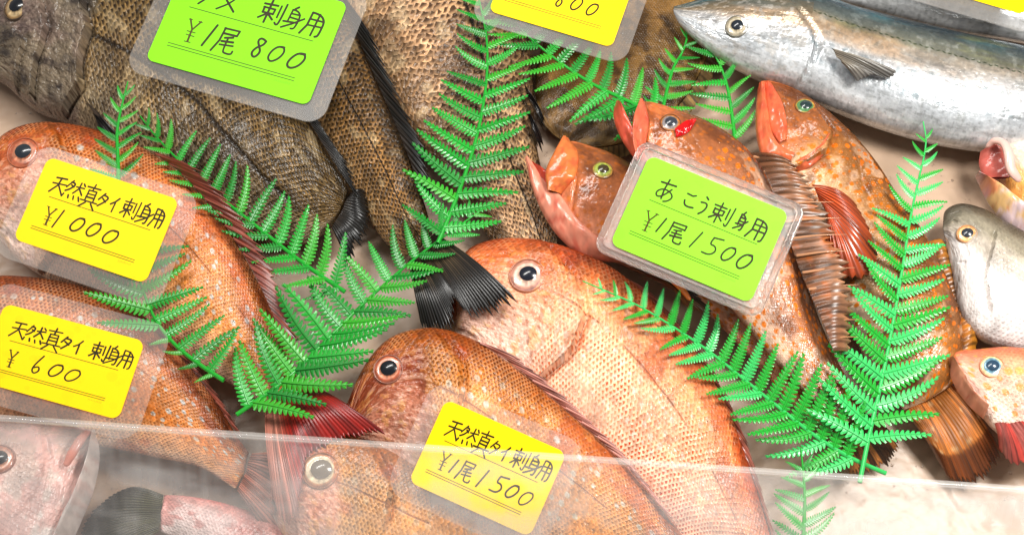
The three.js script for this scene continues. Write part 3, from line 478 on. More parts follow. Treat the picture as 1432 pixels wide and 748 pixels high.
flesh(S2, 'upper_lip', [[1380, 206, .044], [1392, 197, .05], [1404, 200, .054], [1412, 216, .056], [1415, 236, .054], [1428, 254, .05]], [3, 5, 6, 7, 7, 5], gloss(K(214, 170, 158), .3));
slab(S2, 'lower_jaw', [[1365, 246], [1384, 284], [1410, 314], [1452, 346]], [[1370, 240], [1398, 256], [1424, 276], [1460, 300]], .03, .044, 12, K(214, 186, 186), { edge: K(206, 160, 90) });
slab(S2, 'mouth_lining', [[1372, 212], [1370, 230], [1378, 250]], [[1392, 200], [1412, 216], [1414, 248]], .034, .044, 7, K(190, 92, 80), { vein: K(200, 120, 110) });
const S3 = fish({ name: 'orange_fish', label: 'small orange red fish with blue eye and red pectoral fin', k: .55, hd: [.034, .034], hv: [.032, .028], tw: 640, lumpy: .002, rough: .28,
  dorsal: [[1326, 502], [1338, 492], [1366, 489], [1410, 486], [1460, 494], [1540, 530]], ventral: [[1326, 508], [1340, 532], [1364, 566], [1392, 600], [1430, 626], [1480, 640], [1540, 620]],
  skin: plainSkin([[0, K(200, 104, 70)], [.3, K(218, 138, 106)], [.6, K(226, 172, 150)], [1, K(230, 206, 190)]], { seed: 22, spot: K(226, 140, 60) }),
  grooves: [{ pts: [[1336, 494], [1346, 514], [1352, 540]], d: .6, w: .0016 }],
  eyes: [[1388, 513, 16, .5, { rim: K(190, 130, 90), outer: K(206, 180, 140), iris: K(220, 200, 140), ring: K(90, 130, 150), pupil: K(36, 60, 80) }]] });
slab(S3, 'lower_jaw', [[1326, 502], [1332, 530], [1350, 560], [1376, 586]], [[1334, 498], [1348, 520], [1362, 544], [1384, 566]], .034, .046, 9, K(222, 150, 120));
fin(S3, 'pectoral_fin', [[1392, 592], [1432, 590]], [[1398, 632], [1420, 650], [1450, 650], [1470, 630]], .046, .03, { rays: 9, color: (u, w) => mix3(K(206, 70, 60), K(222, 140, 130), hash(Math.floor(u * 9), 2)), seed: 27, bulge: .003 });

// ---- red sea breams
const GR = 'red sea breams heaped to the front';
const spineRed = gloss(K(146, 80, 66), .3);
const R1 = fish({ name: 'red_sea_bream', label: 'orange red sea bream with blue dots carrying the yellow 1000 yen card', group: GR, k: .38, hd: [.05, .034], hv: [.03, .03], tw: 1400, bump: .0013,
  dorsal: [[-30, 282], [-22, 230], [-2, 194], [34, 176], [84, 173], [140, 184], [200, 208], [256, 248], [306, 306], [346, 368], [378, 430], [402, 490], [416, 532]],
  ventral: [[-30, 292], [-10, 326], [28, 366], [80, 398], [150, 428], [220, 470], [290, 518], [340, 548], [372, 568]],
  skin: redSkin({ seed: 1 }), lumpy: .002,
  steps: [{ pts: [[78, 186], [104, 232], [110, 290], [84, 338], [48, 362]], h: .0045, w: .03, side: 1 }],
  grooves: [{ pts: [[2, 318], [14, 330], [32, 330]], d: 1.2, w: .0022 }, { pts: [[48, 262], [30, 284], [6, 302]], d: .6, w: .003 }, { pts: [[6, 196], [10, 200]], d: .8, w: .0014, mix: 1 }],
  eyes: [[30, 213, 23, .5, { rim: K(170, 96, 66), outer: K(190, 110, 80), iris: K(170, 86, 56), ring: K(196, 124, 92), pupil: K(34, 40, 46) }]] });
const finRed = (u, w) => mix3(K(124, 52, 38), K(156, 84, 70), w);
fin(R1, 'dorsal_fin', [[212, 212], [256, 246], [306, 304], [346, 366], [376, 428], [396, 476]], [[276, 236], [330, 290], [372, 356], [402, 420], [418, 474], [424, 514]], .053, [.064, .046], { rays: 22, color: finRed, seed: 33, jag: .3, bulge: .001, ridge: .0004, spines: 14, spineMat: spineRed });
fin(R1, 'tail_fin', [[418, 530], [370, 570]], [[542, 608], [506, 613], [466, 622], [432, 644], [424, 690], [410, 736], [392, 730], [380, 690]], .034, [.056, .05], { rays: 42, nw: 24, color: (u, w) => mix3(mix3(K(150, 60, 40), K(150, 26, 18), sstep(0, .4, w)), K(206, 130, 110), sstep(.5, .8, u)), seed: 35, jag: .08, bulge: .01, ridge: .0003, streak: .5, opacity: .9 });
const R3 = fish({ name: 'red_sea_bream', label: 'largest red sea bream with wide eye touched by a black tail fin', group: GR, k: .40, hd: [.036, .034], hv: [.026, .022], tw: 1600, bump: .0014,
  dorsal: [[630, 440], [636, 396], [652, 352], [690, 336], [742, 336], [802, 350], [868, 384], [930, 440], [980, 505], [1018, 570], [1044, 640], [1068, 712], [1092, 790], [1108, 850]],
  ventral: [[630, 450], [636, 480], [666, 520], [720, 572], [790, 640], [870, 720], [950, 790], [1020, 840], [1062, 866]],
  skin: redSkin({ seed: 4, blue: .3, rx: .0029, ry: .0026, core: K(194, 74, 30), net: .5, ramp: [[0, K(146, 54, 22)], [.14, K(196, 92, 40)], [.3, K(216, 130, 78)], [.5, K(228, 164, 128)], [.75, K(230, 178, 150)], [1, K(230, 192, 172)]], headRamp: [[0, K(150, 56, 22)], [.2, K(200, 98, 48)], [.4, K(218, 144, 108)], [.7, K(228, 180, 158)], [1, K(230, 198, 182)]] }), lumpy: .002,
  steps: [{ pts: [[768, 346], [806, 396], [818, 450], [796, 498], [740, 540]], h: .005, w: .035, side: 1 }],
  grooves: [{ pts: [[760, 430], [742, 470], [704, 500]], d: .6, w: .003 }, { pts: [[768, 470], [730, 502], [690, 522]], d: .5, w: .002 }, { pts: [[706, 356], [712, 358]], d: .9, w: .0016, mix: 1 }, { pts: [[632, 446], [650, 458], [664, 470]], d: 1, w: .002 }, { pts: [[788, 484], [800, 476], [812, 478]], d: .7, w: .002 }],
  eyes: [[736, 386, 25, .46, { rim: K(176, 112, 84), outer: K(172, 126, 120), iris: K(190, 132, 108), ring: K(222, 184, 162), pupil: K(18, 22, 34) }]] });
fin(R3, 'dorsal_fin', [[870, 386], [930, 441], [980, 506], [1018, 571], [1044, 641], [1068, 713], [1085, 770]], [[916, 414], [972, 478], [1014, 546], [1044, 616], [1066, 690], [1086, 756], [1102, 806]], .037, .03, { rays: 30, color: (u, w) => mix3(K(160, 74, 54), K(190, 120, 106), w), seed: 37, jag: .2, bulge: .001, ridge: .0004, spines: 13, spineMat: spineRed });
const R4 = fish({ name: 'red_sea_bream', label: 'red sea bream under the yellow 1 fish 1500 yen card by the clear guard', group: GR, k: .40, hd: [.05, .04], hv: [.026, .024], tw: 1500, bump: .0013,
  dorsal: [[480, 596], [490, 556], [510, 510], [546, 472], [604, 459], [656, 472], [708, 504], [768, 552], [832, 608], [890, 668], [940, 728], [980, 790], [1006, 840]],
  ventral: [[480, 602], [500, 632], [544, 676], [604, 724], [680, 770], [770, 820], [860, 850], [930, 866], [972, 870]],
  skin: redSkin({ seed: 7, blue: .7, ramp: [[0, K(126, 52, 10)], [.2, K(176, 90, 16)], [.5, K(204, 124, 40)], [.75, K(214, 142, 80)], [1, K(222, 184, 150)]], headRamp: [[0, K(116, 40, 12)], [.3, K(130, 58, 32)], [.5, K(176, 112, 88)], [1, K(220, 180, 160)]] }), lumpy: .002,
  steps: [{ pts: [[612, 466], [646, 516], [646, 566], [610, 612]], h: .0045, w: .03, side: 1 }],
  grooves: [{ pts: [[590, 548], [566, 574], [536, 590]], d: .6, w: .003 }],
  eyes: [[541, 516, 20, .55, { rim: K(150, 100, 84), outer: K(150, 80, 56), iris: K(176, 84, 50), ring: K(206, 130, 96), pupil: K(14, 18, 24) }]] });
fin(R4, 'dorsal_fin', [[664, 476], [708, 504], [768, 552], [832, 608], [890, 668], [930, 716]], [[724, 500], [772, 538], [828, 588], [882, 646], [926, 704], [954, 742]], .051, [.055, .046], { rays: 24, color: (u, w) => mix3(K(176, 100, 84), K(214, 156, 144), w), seed: 39, jag: .25, bulge: .001, ridge: .0004, spines: 12, spineMat: gloss(K(206, 146, 134), .3) });
const R2 = fish({ name: 'red_sea_bream', label: 'red sea bream carrying the yellow 600 yen card', group: GR, k: .38, hd: [.048, .03], hv: [.03, .024], tw: 1200, bump: .0013,
  dorsal: [[-150, 470], [-120, 420], [-70, 394], [-10, 386], [60, 390], [130, 406], [196, 446], [256, 504], [304, 566], [332, 612], [350, 636]],
  ventral: [[-150, 480], [-120, 530], [-60, 580], [10, 606], [80, 616], [150, 626], [220, 640], [280, 654], [332, 686]],
  skin: redSkin({ seed: 3, head: .27, ramp: [[0, K(112, 46, 16)], [.2, K(162, 76, 22)], [.5, K(206, 106, 30)], [.8, K(220, 140, 78)], [1, K(226, 180, 146)]] }) });
fin(R2, 'dorsal_fin', [[130, 406], [196, 446], [256, 504], [300, 560], [322, 594]], [[184, 424], [248, 482], [296, 542], [330, 594], [342, 620]], .048, [.058, .036], { rays: 22, color: finRed, seed: 41, jag: .3, bulge: .001, ridge: .0004, spines: 12, spineMat: spineRed });
fin(R2, 'tail_fin', [[352, 634], [332, 688]], [[430, 640], [404, 664], [392, 692], [400, 724], [412, 750], [380, 760]], .028, .02, { rays: 22, color: (u, w) => mix3(K(190, 110, 84), K(200, 140, 124), w), seed: 43, jag: .1, bulge: .005 });
const R5 = fish({ name: 'red_sea_bream', label: 'red sea bream with grey clouded eye behind the clear guard', group: GR, k: .38, hd: [.046, .036], hv: [.03, .022], tw: 1000, bump: .0013,
  dorsal: [[380, 704], [382, 672], [396, 634], [428, 608], [480, 608], [556, 634], [640, 674], [716, 724], [780, 784], [830, 850]], ventral: [[380, 712], [390, 740], [430, 790], [500, 840], [600, 880], [700, 896], [800, 890]],
  skin: redSkin({ seed: 11, blue: .3, ramp: [[0, K(150, 80, 28)], [.3, K(196, 122, 44)], [.6, K(212, 144, 66)], [1, K(218, 172, 134)]] }),
  steps: [{ pts: [[520, 626], [548, 676], [542, 726]], h: .0045, w: .03, side: 1 }],
  eyes: [[447, 656, 24, .56, { rim: K(150, 90, 54), outer: K(150, 88, 54), iris: K(196, 130, 84), ring: K(228, 206, 170), pupil: K(112, 100, 86) }]] });
// ---- pale fish in the front left corner
const P1 = fish({ name: 'pale_fish', label: 'pale pink fish with open mouth behind the clear guard in the corner', k: .5, hd: [.036, .036], hv: [.03, .03], tw: 800, lumpy: .003,
  dorsal: [[116, 606], [108, 592], [70, 584], [10, 588], [-60, 604], [-160, 640]], ventral: [[118, 614], [130, 650], [116, 700], [92, 760], [30, 830], [-60, 870], [-160, 850]],
  skin: plainSkin([[0, K(150, 110, 96)], [.3, K(184, 146, 132)], [.6, K(206, 178, 166)], [1, K(222, 208, 200)]], { seed: 31, sc: .03, mottle: K(214, 160, 150) }),
  grooves: [{ pts: [[60, 600], [70, 640], [58, 690], [30, 730]], d: .7, w: .003 }],
  eyes: [[-2, 642, 20, .5, { rim: K(150, 100, 84), outer: K(170, 110, 90), iris: K(176, 110, 84), ring: K(190, 130, 100) }]] });
flesh(P1, 'upper_lip', [[90, 652, .05], [102, 630, .052], [114, 612, .05], [124, 602, .046]], [4, 6, 6, 4], gloss(K(206, 130, 112), .25));
slab(P1, 'lower_jaw', [[134, 602], [138, 640], [130, 684], [112, 730], [88, 784]], [[128, 602], [120, 640], [104, 684], [84, 724], [56, 784]], .032, .048, 14, K(218, 204, 196), { vein: K(206, 160, 150) });
const P2 = fish({ name: 'pale_pink_fish', label: 'pale pink fish with dark olive tail behind the clear guard', k: .5, hd: .02, hv: .02, tw: 640,
  dorsal: [[640, 950], [600, 900], [520, 820], [450, 768], [390, 732], [320, 706], [260, 694], [226, 692]], ventral: [[640, 960], [560, 960], [460, 920], [380, 860], [310, 800], [260, 762], [222, 742]],
  skin: plainSkin([[0, K(206, 110, 100)], [.12, K(216, 150, 140)], [.3, K(222, 186, 180)], [1, K(222, 200, 194)]], { seed: 33, mottle: K(212, 140, 132) }) });
fin(P2, 'tail_fin', [[228, 692], [222, 744]], [[180, 682], [150, 694], [124, 718], [112, 752], [134, 770], [176, 780]], .021, .018, { rays: 24, color: (u, w) => mix3(K(84, 82, 48), K(28, 26, 20), sstep(.1, .9, w)), seed: 47, jag: .06, bulge: .006 });
// ------------------------------------------------------------------ height of the heap, for what lies on it
const CELL = .004, HM = new Map(), key = (x, z) => Math.round(x / CELL) * 4096 + Math.round(z / CELL);
for (const F of heights) for (const [p] of F.top) { const k = key(p.x, p.z), v = HM.get(k); if (v === undefined || p.y > v) HM.set(k, p.y); }
function heap(x, z, rad = 1) { let h = .002; const i0 = Math.round(x / CELL), j0 = Math.round(z / CELL); for (let i = -rad; i <= rad; i++) for (let j = -rad; j <= rad; j++) { const v = HM.get((i0 + i) * 4096 + j0 + j); if (v !== undefined && v > h) h = v; } return h; }
function onHeap(px, py, lift, rad = 2) { let h = .05; for (let i = 0; i < 6; i++) { const p = at(px, py, h); h = mix(h, heap(p.x, p.z, rad) + lift, .7); } return h; }

// ------------------------------------------------------------------ price cards
const GL = {
  ten: [[.2, .15, .8, .1], [.1, .45, .9, .38], [.5, .12, .45, .5, .1, .95], [.5, .5, .9, .95]],
  zen: [[.3, .05, .1, .45], [.25, .15, .5, .12, .3, .5, .1, .65], [.3, .28, .42, .34], [.55, .3, .95, .25], [.72, .05, .7, .35, .5, .65], [.72, .35, .95, .62], [.85, .05, .93, .15], [.1, .8, .05, .95], [.35, .8, .38, .95], [.6, .8, .65, .95], [.85, .78, .95, .95]],
  shin: [[.15, .15, .85, .12], [.5, 0, .48, .25], [.28, .28, .28, .68], [.28, .28, .72, .26, .72, .68], [.28, .42, .72, .4], [.28, .55, .72, .54], [.05, .72, .95, .7], [.35, .76, .1, .98], [.65, .76, .92, .98]],
  ta: [[.4, .05, .1, .55], [.38, .2, .8, .18, .6, .6, .25, .98], [.35, .42, .65, .6]], i: [[.75, .05, .5, .35, .15, .55], [.55, .38, .55, .98]],
  sashi: [[.05, .2, .6, .17], [.33, 0, .33, .98], [.1, .35, .12, .58], [.1, .36, .56, .34, .54, .56], [.12, .57, .54, .56], [.3, .6, .03, .85], [.36, .6, .6, .8], [.74, .15, .74, .65], [.95, .03, .94, .9, .82, .97, .76, .88]],
  mi: [[.5, 0, .38, .12], [.3, .15, .28, .72], [.3, .15, .72, .14, .7, .92, .55, .95], [.3, .32, .7, .31], [.3, .5, .7, .49], [.1, .7, .7, .64], [.92, .4, .5, .75, .1, .98]],
  you: [[.25, .1, .23, .6, .08, .97], [.25, .1, .85, .08, .84, .9, .72, .95], [.25, .35, .84, .33], [.24, .58, .84, .56], [.55, .1, .54, .95]],
  bi: [[.2, .08, .85, .06, .83, .25], [.2, .26, .83, .25], [.2, .08, .18, .55, .02, .98], [.7, .34, .35, .42], [.3, .55, .8, .5], [.28, .7, .85, .64], [.5, .4, .5, .88, .6, .96, .9, .95, .92, .82]],
  yen: [[.12, .05, .5, .46, .88, .05], [.5, .46, .5, .97], [.46, .46, .46, .97], [.54, .46, .54, .97], [.2, .54, .8, .54], [.2, .7, .8, .7], [.3, .97, .7, .97], [.02, .05, .26, .05], [.74, .05, .98, .05]],
  1: [[.68, .02, .32, .98]], 0: [[.72, .1, .5, .06, .25, .35, .15, .75, .35, .96, .65, .75, .82, .35, .74, .1, .55, .12]],
  5: [[.42, .1, .3, .45, .62, .42, .78, .66, .55, .92, .15, .9], [.42, .1, .9, .04]], 6: [[.68, .02, .34, .45, .2, .8, .42, .97, .75, .78, .62, .55, .3, .68]],
  8: [[.74, .16, .48, .05, .3, .2, .5, .42, .7, .66, .5, .95, .24, .8, .4, .5, .68, .34, .76, .16]],
  chi: [[.7, .08, .25, .25], [.1, .45, .92, .4], [.52, .2, .5, .65, .25, .97]], nu: [[.15, .12, .85, .1, .6, .6, .15, .97], [.35, .45, .85, .9]],
  a: [[.15, .25, .8, .2], [.42, .03, .4, .5, .45, .9], [.68, .38, .5, .75, .22, .9, .12, .7, .35, .48, .7, .5, .88, .7, .75, .9, .58, .97]],
  ko: [[.2, .2, .55, .22, .72, .15], [.2, .6, .25, .85, .5, .92, .85, .85]], u: [[.4, .03, .62, .12], [.2, .38, .6, .3, .75, .5, .6, .8, .35, .98]],
};
function cardTexture(bg, glyphs, seed) {
  const W = 640, H = 400, cv = document.createElement('canvas'); cv.width = W; cv.height = H; const x = cv.getContext('2d'), r = R01(seed);
  x.fillStyle = bg; x.fillRect(0, 0, W, H);
  for (let i = 0; i < 60; i++) { x.fillStyle = `rgba(90,80,0,${.015 + .03 * r()})`; x.beginPath(); x.arc(r() * W, r() * H, 2 + r() * 26, 0, 7); x.fill(); }   // grubby finger marks
  for (let i = 0; i < 12; i++) { x.fillStyle = 'rgba(60,50,0,.5)'; x.fillRect(r() * W, r() * H, 1.5, 1.5); }
  x.strokeStyle = 'rgb(60,52,8)'; x.lineWidth = 3;
  for (const [a, b, v] of [[.12, .89, .425], [.085, .87, .795], [.085, .87, .822]]) { x.beginPath(); x.moveTo(a * W, v * H); x.lineTo(b * W, v * H); x.stroke(); }
  x.strokeStyle = 'rgba(60,52,8,.7)'; x.lineWidth = 1; for (let i = 0; i < 9; i++) { x.beginPath(); x.moveTo((.76 + i * .011) * W, .85 * H); x.lineTo((.766 + i * .011) * W, (.85 + .012 * r()) * H); x.lineTo((.76 + i * .011) * W, .868 * H); x.stroke(); }
  x.lineCap = x.lineJoin = 'round';
  for (const [n, u, v, w0, h0] of glyphs) { const w = w0 * 1.12, h = h0 * 1.12;
    const printed = n === 'yen'; x.strokeStyle = printed ? 'rgb(70,62,10)' : 'rgb(44,38,12)';
    for (const s of GL[n]) {
      x.lineWidth = printed ? (s.length > 4 ? 7 : 4) : 7 + 2 * r();
      const P = []; for (let i = 0; i < s.length; i += 2) P.push([(u + (s[i] - .5) * w + (.5 - s[i + 1]) * .06 * (printed ? 0 : 1) * w + .004 * (r() - .5)) * W, (v + (s[i + 1] - .5) * h + .006 * (r() - .5)) * H]);
      x.beginPath(); x.moveTo(...P[0]);
      if (P.length < 4) for (const p of P.slice(1)) x.lineTo(...p);
      else { for (let i = 1; i < P.length - 1; i++) x.quadraticCurveTo(P[i][0], P[i][1], (P[i][0] + P[i + 1][0]) / 2, (P[i][1] + P[i + 1][1]) / 2); x.lineTo(...P[P.length - 1]); }
      x.stroke();
    }
  }
  const t = new THREE.CanvasTexture(cv); t.colorSpace = THREE.SRGBColorSpace; return t;
}
function roundRect(w, h, r, depth, bevel) {
  const s = new THREE.Shape(), a = w / 2, b = h / 2; s.moveTo(-a + r, -b); s.lineTo(a - r, -b); s.absarc(a - r, -b + r, r, -Math.PI / 2, 0); s.lineTo(a, b - r); s.absarc(a - r, b - r, r, 0, Math.PI / 2); s.lineTo(-a + r, b); s.absarc(-a + r, b - r, r, Math.PI / 2, Math.PI); s.lineTo(-a, -b + r); s.absarc(-a + r, -b + r, r, Math.PI, 1.5 * Math.PI);
  const g = new THREE.ExtrudeGeometry(s, { depth, bevelEnabled: !!bevel, bevelSize: bevel || 0, bevelThickness: bevel || 0, bevelSegments: 3, curveSegments: 10 });
  const p = g.attributes.position, uv = g.attributes.uv; for (let i = 0; i < p.count; i++) uv.setXY(i, p.getX(i) / w + .5, p.getY(i) / h + .5); return g;
}
const film = new THREE.MeshPhysicalMaterial({ color: 0xd8d2cc, roughness: .14, transparent: true, opacity: .1, specularIntensity: .6 });
const rigid = new THREE.MeshPhysicalMaterial({ color: 0xe8e2dc, roughness: .08, transparent: true, opacity: .2, clearcoat: 1, clearcoatRoughness: .03 });
const clearPlastic = new THREE.MeshPhysicalMaterial({ color: 0xffffff, roughness: .03, transmission: 1, thickness: .002, ior: 1.45 });
// corners of the paper read off the photograph: top left, top right, bottom left; h the three heights
function card(label, bg, tl, tr, bl, h, glyphs, seed, margin, hard) {
  const g = group('price_card'); tag(g, label, 'price card', 'price cards in clear sleeves');
  const A = at(...tl, h[0]), B = at(...tr, h[1]), C = at(...bl, h[2]);
  const X = B.clone().sub(A), Y = A.clone().sub(C), w = X.length(); X.normalize(); const hh0 = Y.length(); Y.addScaledVector(X, -X.dot(Y)).normalize(); const Z = X.clone().cross(Y);
  const hh = hh0;
  const mid = B.clone().add(C).multiplyScalar(.5);
  g.matrixAutoUpdate = true; g.position.copy(mid); g.quaternion.setFromRotationMatrix(new THREE.Matrix4().makeBasis(X, Y, Z));
  const [ml, mr, mt, mb] = margin.map(v => v * UNIT);
  mesh('paper', roundRect(w, hh, 11 * UNIT, .0004), new THREE.MeshPhysicalMaterial({ map: cardTexture(bg, glyphs, seed), roughness: .5, specularIntensity: .35 }), g).position.z = .0003;
  const sw = w + ml + mr, sh = hh + mt + mb, cx = (mr - ml) / 2, cy = (mt - mb) / 2;
  if (!hard) { const s = mesh('sleeve', roundRect(sw, sh, 26 * UNIT, .0006, .0002), film, g); s.position.set(cx, cy, -.0008); }
  else {
    const s = mesh('sleeve', roundRect(sw, sh, 16 * UNIT, .0006, .0003), rigid, g); s.position.set(cx, cy, -.0014);
    const o = new THREE.Shape(), mk = (S, W, H, R) => { const a = W / 2, b = H / 2; S.moveTo(-a + R, -b); S.lineTo(a - R, -b); S.absarc(a - R, -b + R, R, -Math.PI / 2, 0); S.lineTo(a, b - R); S.absarc(a - R, b - R, R, 0, Math.PI / 2); S.lineTo(-a + R, b); S.absarc(-a + R, b - R, R, Math.PI / 2, Math.PI); S.lineTo(-a, -b + R); S.absarc(-a + R, -b + R, R, Math.PI, 1.5 * Math.PI); };
    mk(o, sw - .002, sh - .002, 14 * UNIT); const hole = new THREE.Path(); mk(hole, sw - .0062, sh - .0062, 10 * UNIT); o.holes.push(hole);
    const rim = mesh('sleeve_rim', new THREE.ExtrudeGeometry(o, { depth: .0016, bevelEnabled: true, bevelSize: .0009, bevelThickness: .0009, bevelSegments: 4, curveSegments: 12 }), clearPlastic, g); rim.position.set(cx, cy, -.0004);
  }
  return g;
}
const Y = '#ffd400', LG = '#7ee000', LG2 = '#84dc28';
const tai = (sp = 0) => [['ten', .155, .27, .11, .2], ['zen', .27, .27, .13, .2], ['shin', .40, .28, .12, .26], ['ta', .50, .27, .09, .15], ['i', .58, .28, .07, .16], ['sashi', .70 + sp, .27, .11, .2], ['mi', .815 + sp * .6, .27, .11, .22], ['you', .91 + sp * .4, .27, .10, .22]];
const sasHi = [['sashi', .60, .27, .13, .2], ['mi', .735, .27, .12, .2], ['you', .86, .27, .13, .22]];
card('bright green card marked 1 fish 800 yen lying on a black sea bream', LG, [251, -58], [474, 3], [215, 86], [.074, .074, .066], [['chi', .2, .27, .12, .2], ['nu', .33, .27, .13, .2], ...sasHi, ['yen', .19, .635, .075, .2], [1, .3, .63, .09, .2], ['bi', .41, .635, .12, .23], [8, .60, .62, .1, .2], [0, .715, .63, .11, .17], [0, .84, .64, .12, .17]], 3, [24, 26, 24, 22]);
card('yellow card marked 800 yen above the fern and the flatfish', Y, [715, -92], [884, -43], [693, 18], [.058, .056, .054], [...tai(), ['yen', .176, .635, .07, .2], [8, .5, .62, .1, .2], [0, .63, .62, .11, .17], [0, .76, .63, .11, .17]], 5, [22, 24, 22, 20]);
card('yellow card marked 1000 yen on the blue dotted red bream', Y, [55, 217], [238, 277], [30, 337], [.082, .082, .072], [...tai(), ['yen', .176, .635, .07, .2], [1, .245, .63, .08, .2], [0, .392, .624, .12, .18], [0, .514, .62, .12, .18], [0, .645, .637, .13, .18]], 7, [22, 26, 14, 26]);
card('yellow card marked 600 yen on a red bream', Y, [-2, 423], [194, 476], [-25, 534], [.078, .078, .070], [...tai(.03), ['yen', .176, .635, .065, .2], [6, .36, .62, .09, .22], [0, .49, .63, .12, .17], [0, .61, .635, .13, .17]], 11, [22, 28, 26, 22]);
card('lime green card marked 1 fish 1500 yen in a rigid clear case on the groupers', LG2, [902, 215], [1097, 295], [860, 344], [.092, .09, .078], [['a', .2, .27, .14, .22], ['ko', .37, .27, .1, .16], ['u', .47, .27, .08, .18], ['sashi', .60, .28, .13, .2], ['mi', .74, .27, .08, .18], ['you', .86, .28, .13, .22], ['yen', .176, .635, .08, .2], [1, .26, .62, .06, .15], ['bi', .37, .635, .12, .2], [1, .51, .62, .09, .17], [5, .625, .62, .12, .2], [0, .745, .63, .11, .17], [0, .86, .635, .12, .18]], 13, [18, 18, 16, 14], true);
card('yellow card marked 1 fish 1500 yen half behind the clear guard', Y, [623, 558], [792, 633], [572, 674], [.074, .074, .062], [...tai(), ['yen', .18, .635, .07, .2], [1, .265, .64, .07, .15], ['bi', .37, .635, .11, .22], [1, .50, .63, .09, .2], [5, .63, .62, .12, .2], [0, .745, .63, .11, .17], [0, .86, .64, .12, .18]], 17, [24, 20, 18, 22]);
card('pale yellow card lying on the rear mackerel', Y, [1283, -140], [1459, -90], [1258, -30], [.08, .08, .078], [['yen', .18, .635, .07, .2], [8, .6, .62, .1, .2], [0, .72, .62, .1, .17]], 19, [20, 20, 20, 26]);

// ------------------------------------------------------------------ plastic fern fronds
const greens = [K(22, 142, 38), K(30, 156, 44), K(18, 126, 34), K(54, 182, 90), K(52, 158, 36)].map(c => { const m = gloss(c, .34); m.clearcoat = .15; m.clearcoatRoughness = .18; m.side = THREE.DoubleSide; return m; });
function pinnaGeo(curve, n, seed) {   // unit length along x, lies in xz, upper side +y
  const r = R01(seed), pos = [], idx = [];
  const put = (x, y, z) => { const b = curve * x * x; pos.push(x, y - .06 * x * x + .03 * x, z + b); return pos.length / 3 - 1; };
  const half = x => .142 * Math.min(1, .7 + x * 2.6) * Math.pow(Math.max(.02, 1 - x), .5);
  for (const sd of [-1, 1]) for (let i = 0; i < n; i++) {
    const x0 = i / n, d = .98 / n, w = half((i + .5) / n) * (.94 + .12 * r()), sl = .55 / n * 1.1, up = .004 + .006 * r();
    const O = [[x0, 0], [x0 + sl * .25 + d * .04, w * .5], [x0 + sl + d * .04, w * .9], [x0 + sl + d * .26, w], [x0 + sl + d * .5, w * .9], [x0 + sl * .25 + d * .84, w * .46], [x0 + d * 1.04, 0]];
    for (const side of [1, -1]) {
      const th = side > 0 ? .0 : -.009;
      const c = put(x0 + d * .5 + sl * .5, th + (side > 0 ? .006 : 0), sd * w * .55), ids = O.map(([x, z], q) => put(x, th + (q === 0 || q === 6 ? .009 : -.003 + up * (q === 3 ? -1 : 0)), sd * z));
      for (let q = 0; q < 7; q++) { const e = (q + 1) % 7; (side * sd > 0) ? idx.push(c, ids[q], ids[e]) : idx.push(c, ids[e], ids[q]); }
      if (side < 0) { const upIds = ids.map(v => v - 8); for (let q = 0; q < 6; q++) idx.push(upIds[q], ids[q], upIds[q + 1], ids[q], ids[q + 1], upIds[q + 1]); }
    }
  }
  const N = 16, sides = 6, s0 = pos.length / 3;
  for (let i = 0; i <= N; i++) { const x = i / N * 1.02, R = .017 * (1 - .72 * x); for (let j = 0; j < sides; j++) { const a = j / sides * 6.283; put(x, .012 + R * 1.2 * Math.sin(a), R * Math.cos(a)); } }
  for (let i = 0; i < N; i++) for (let j = 0; j < sides; j++) { const a = s0 + i * sides + j, b = s0 + i * sides + (j + 1) % sides; idx.push(a, b, a + sides, b, b + sides, a + sides); }
  const g = new THREE.BufferGeometry(); g.setAttribute('position', new THREE.Float32BufferAttribute(pos, 3)); g.setIndex(idx); const f = g.toNonIndexed(); f.computeVertexNormals(); return f;
}
const pinnae = [[.10, 13, 1], [.03, 14, 2], [-.06, 12, 3], [.18, 14, 4], [.26, 13, 5], [.07, 15, 6]].map(a => [pinnaGeo(...a), pinnaGeo(-a[0], a[1], a[2] + 10)]);
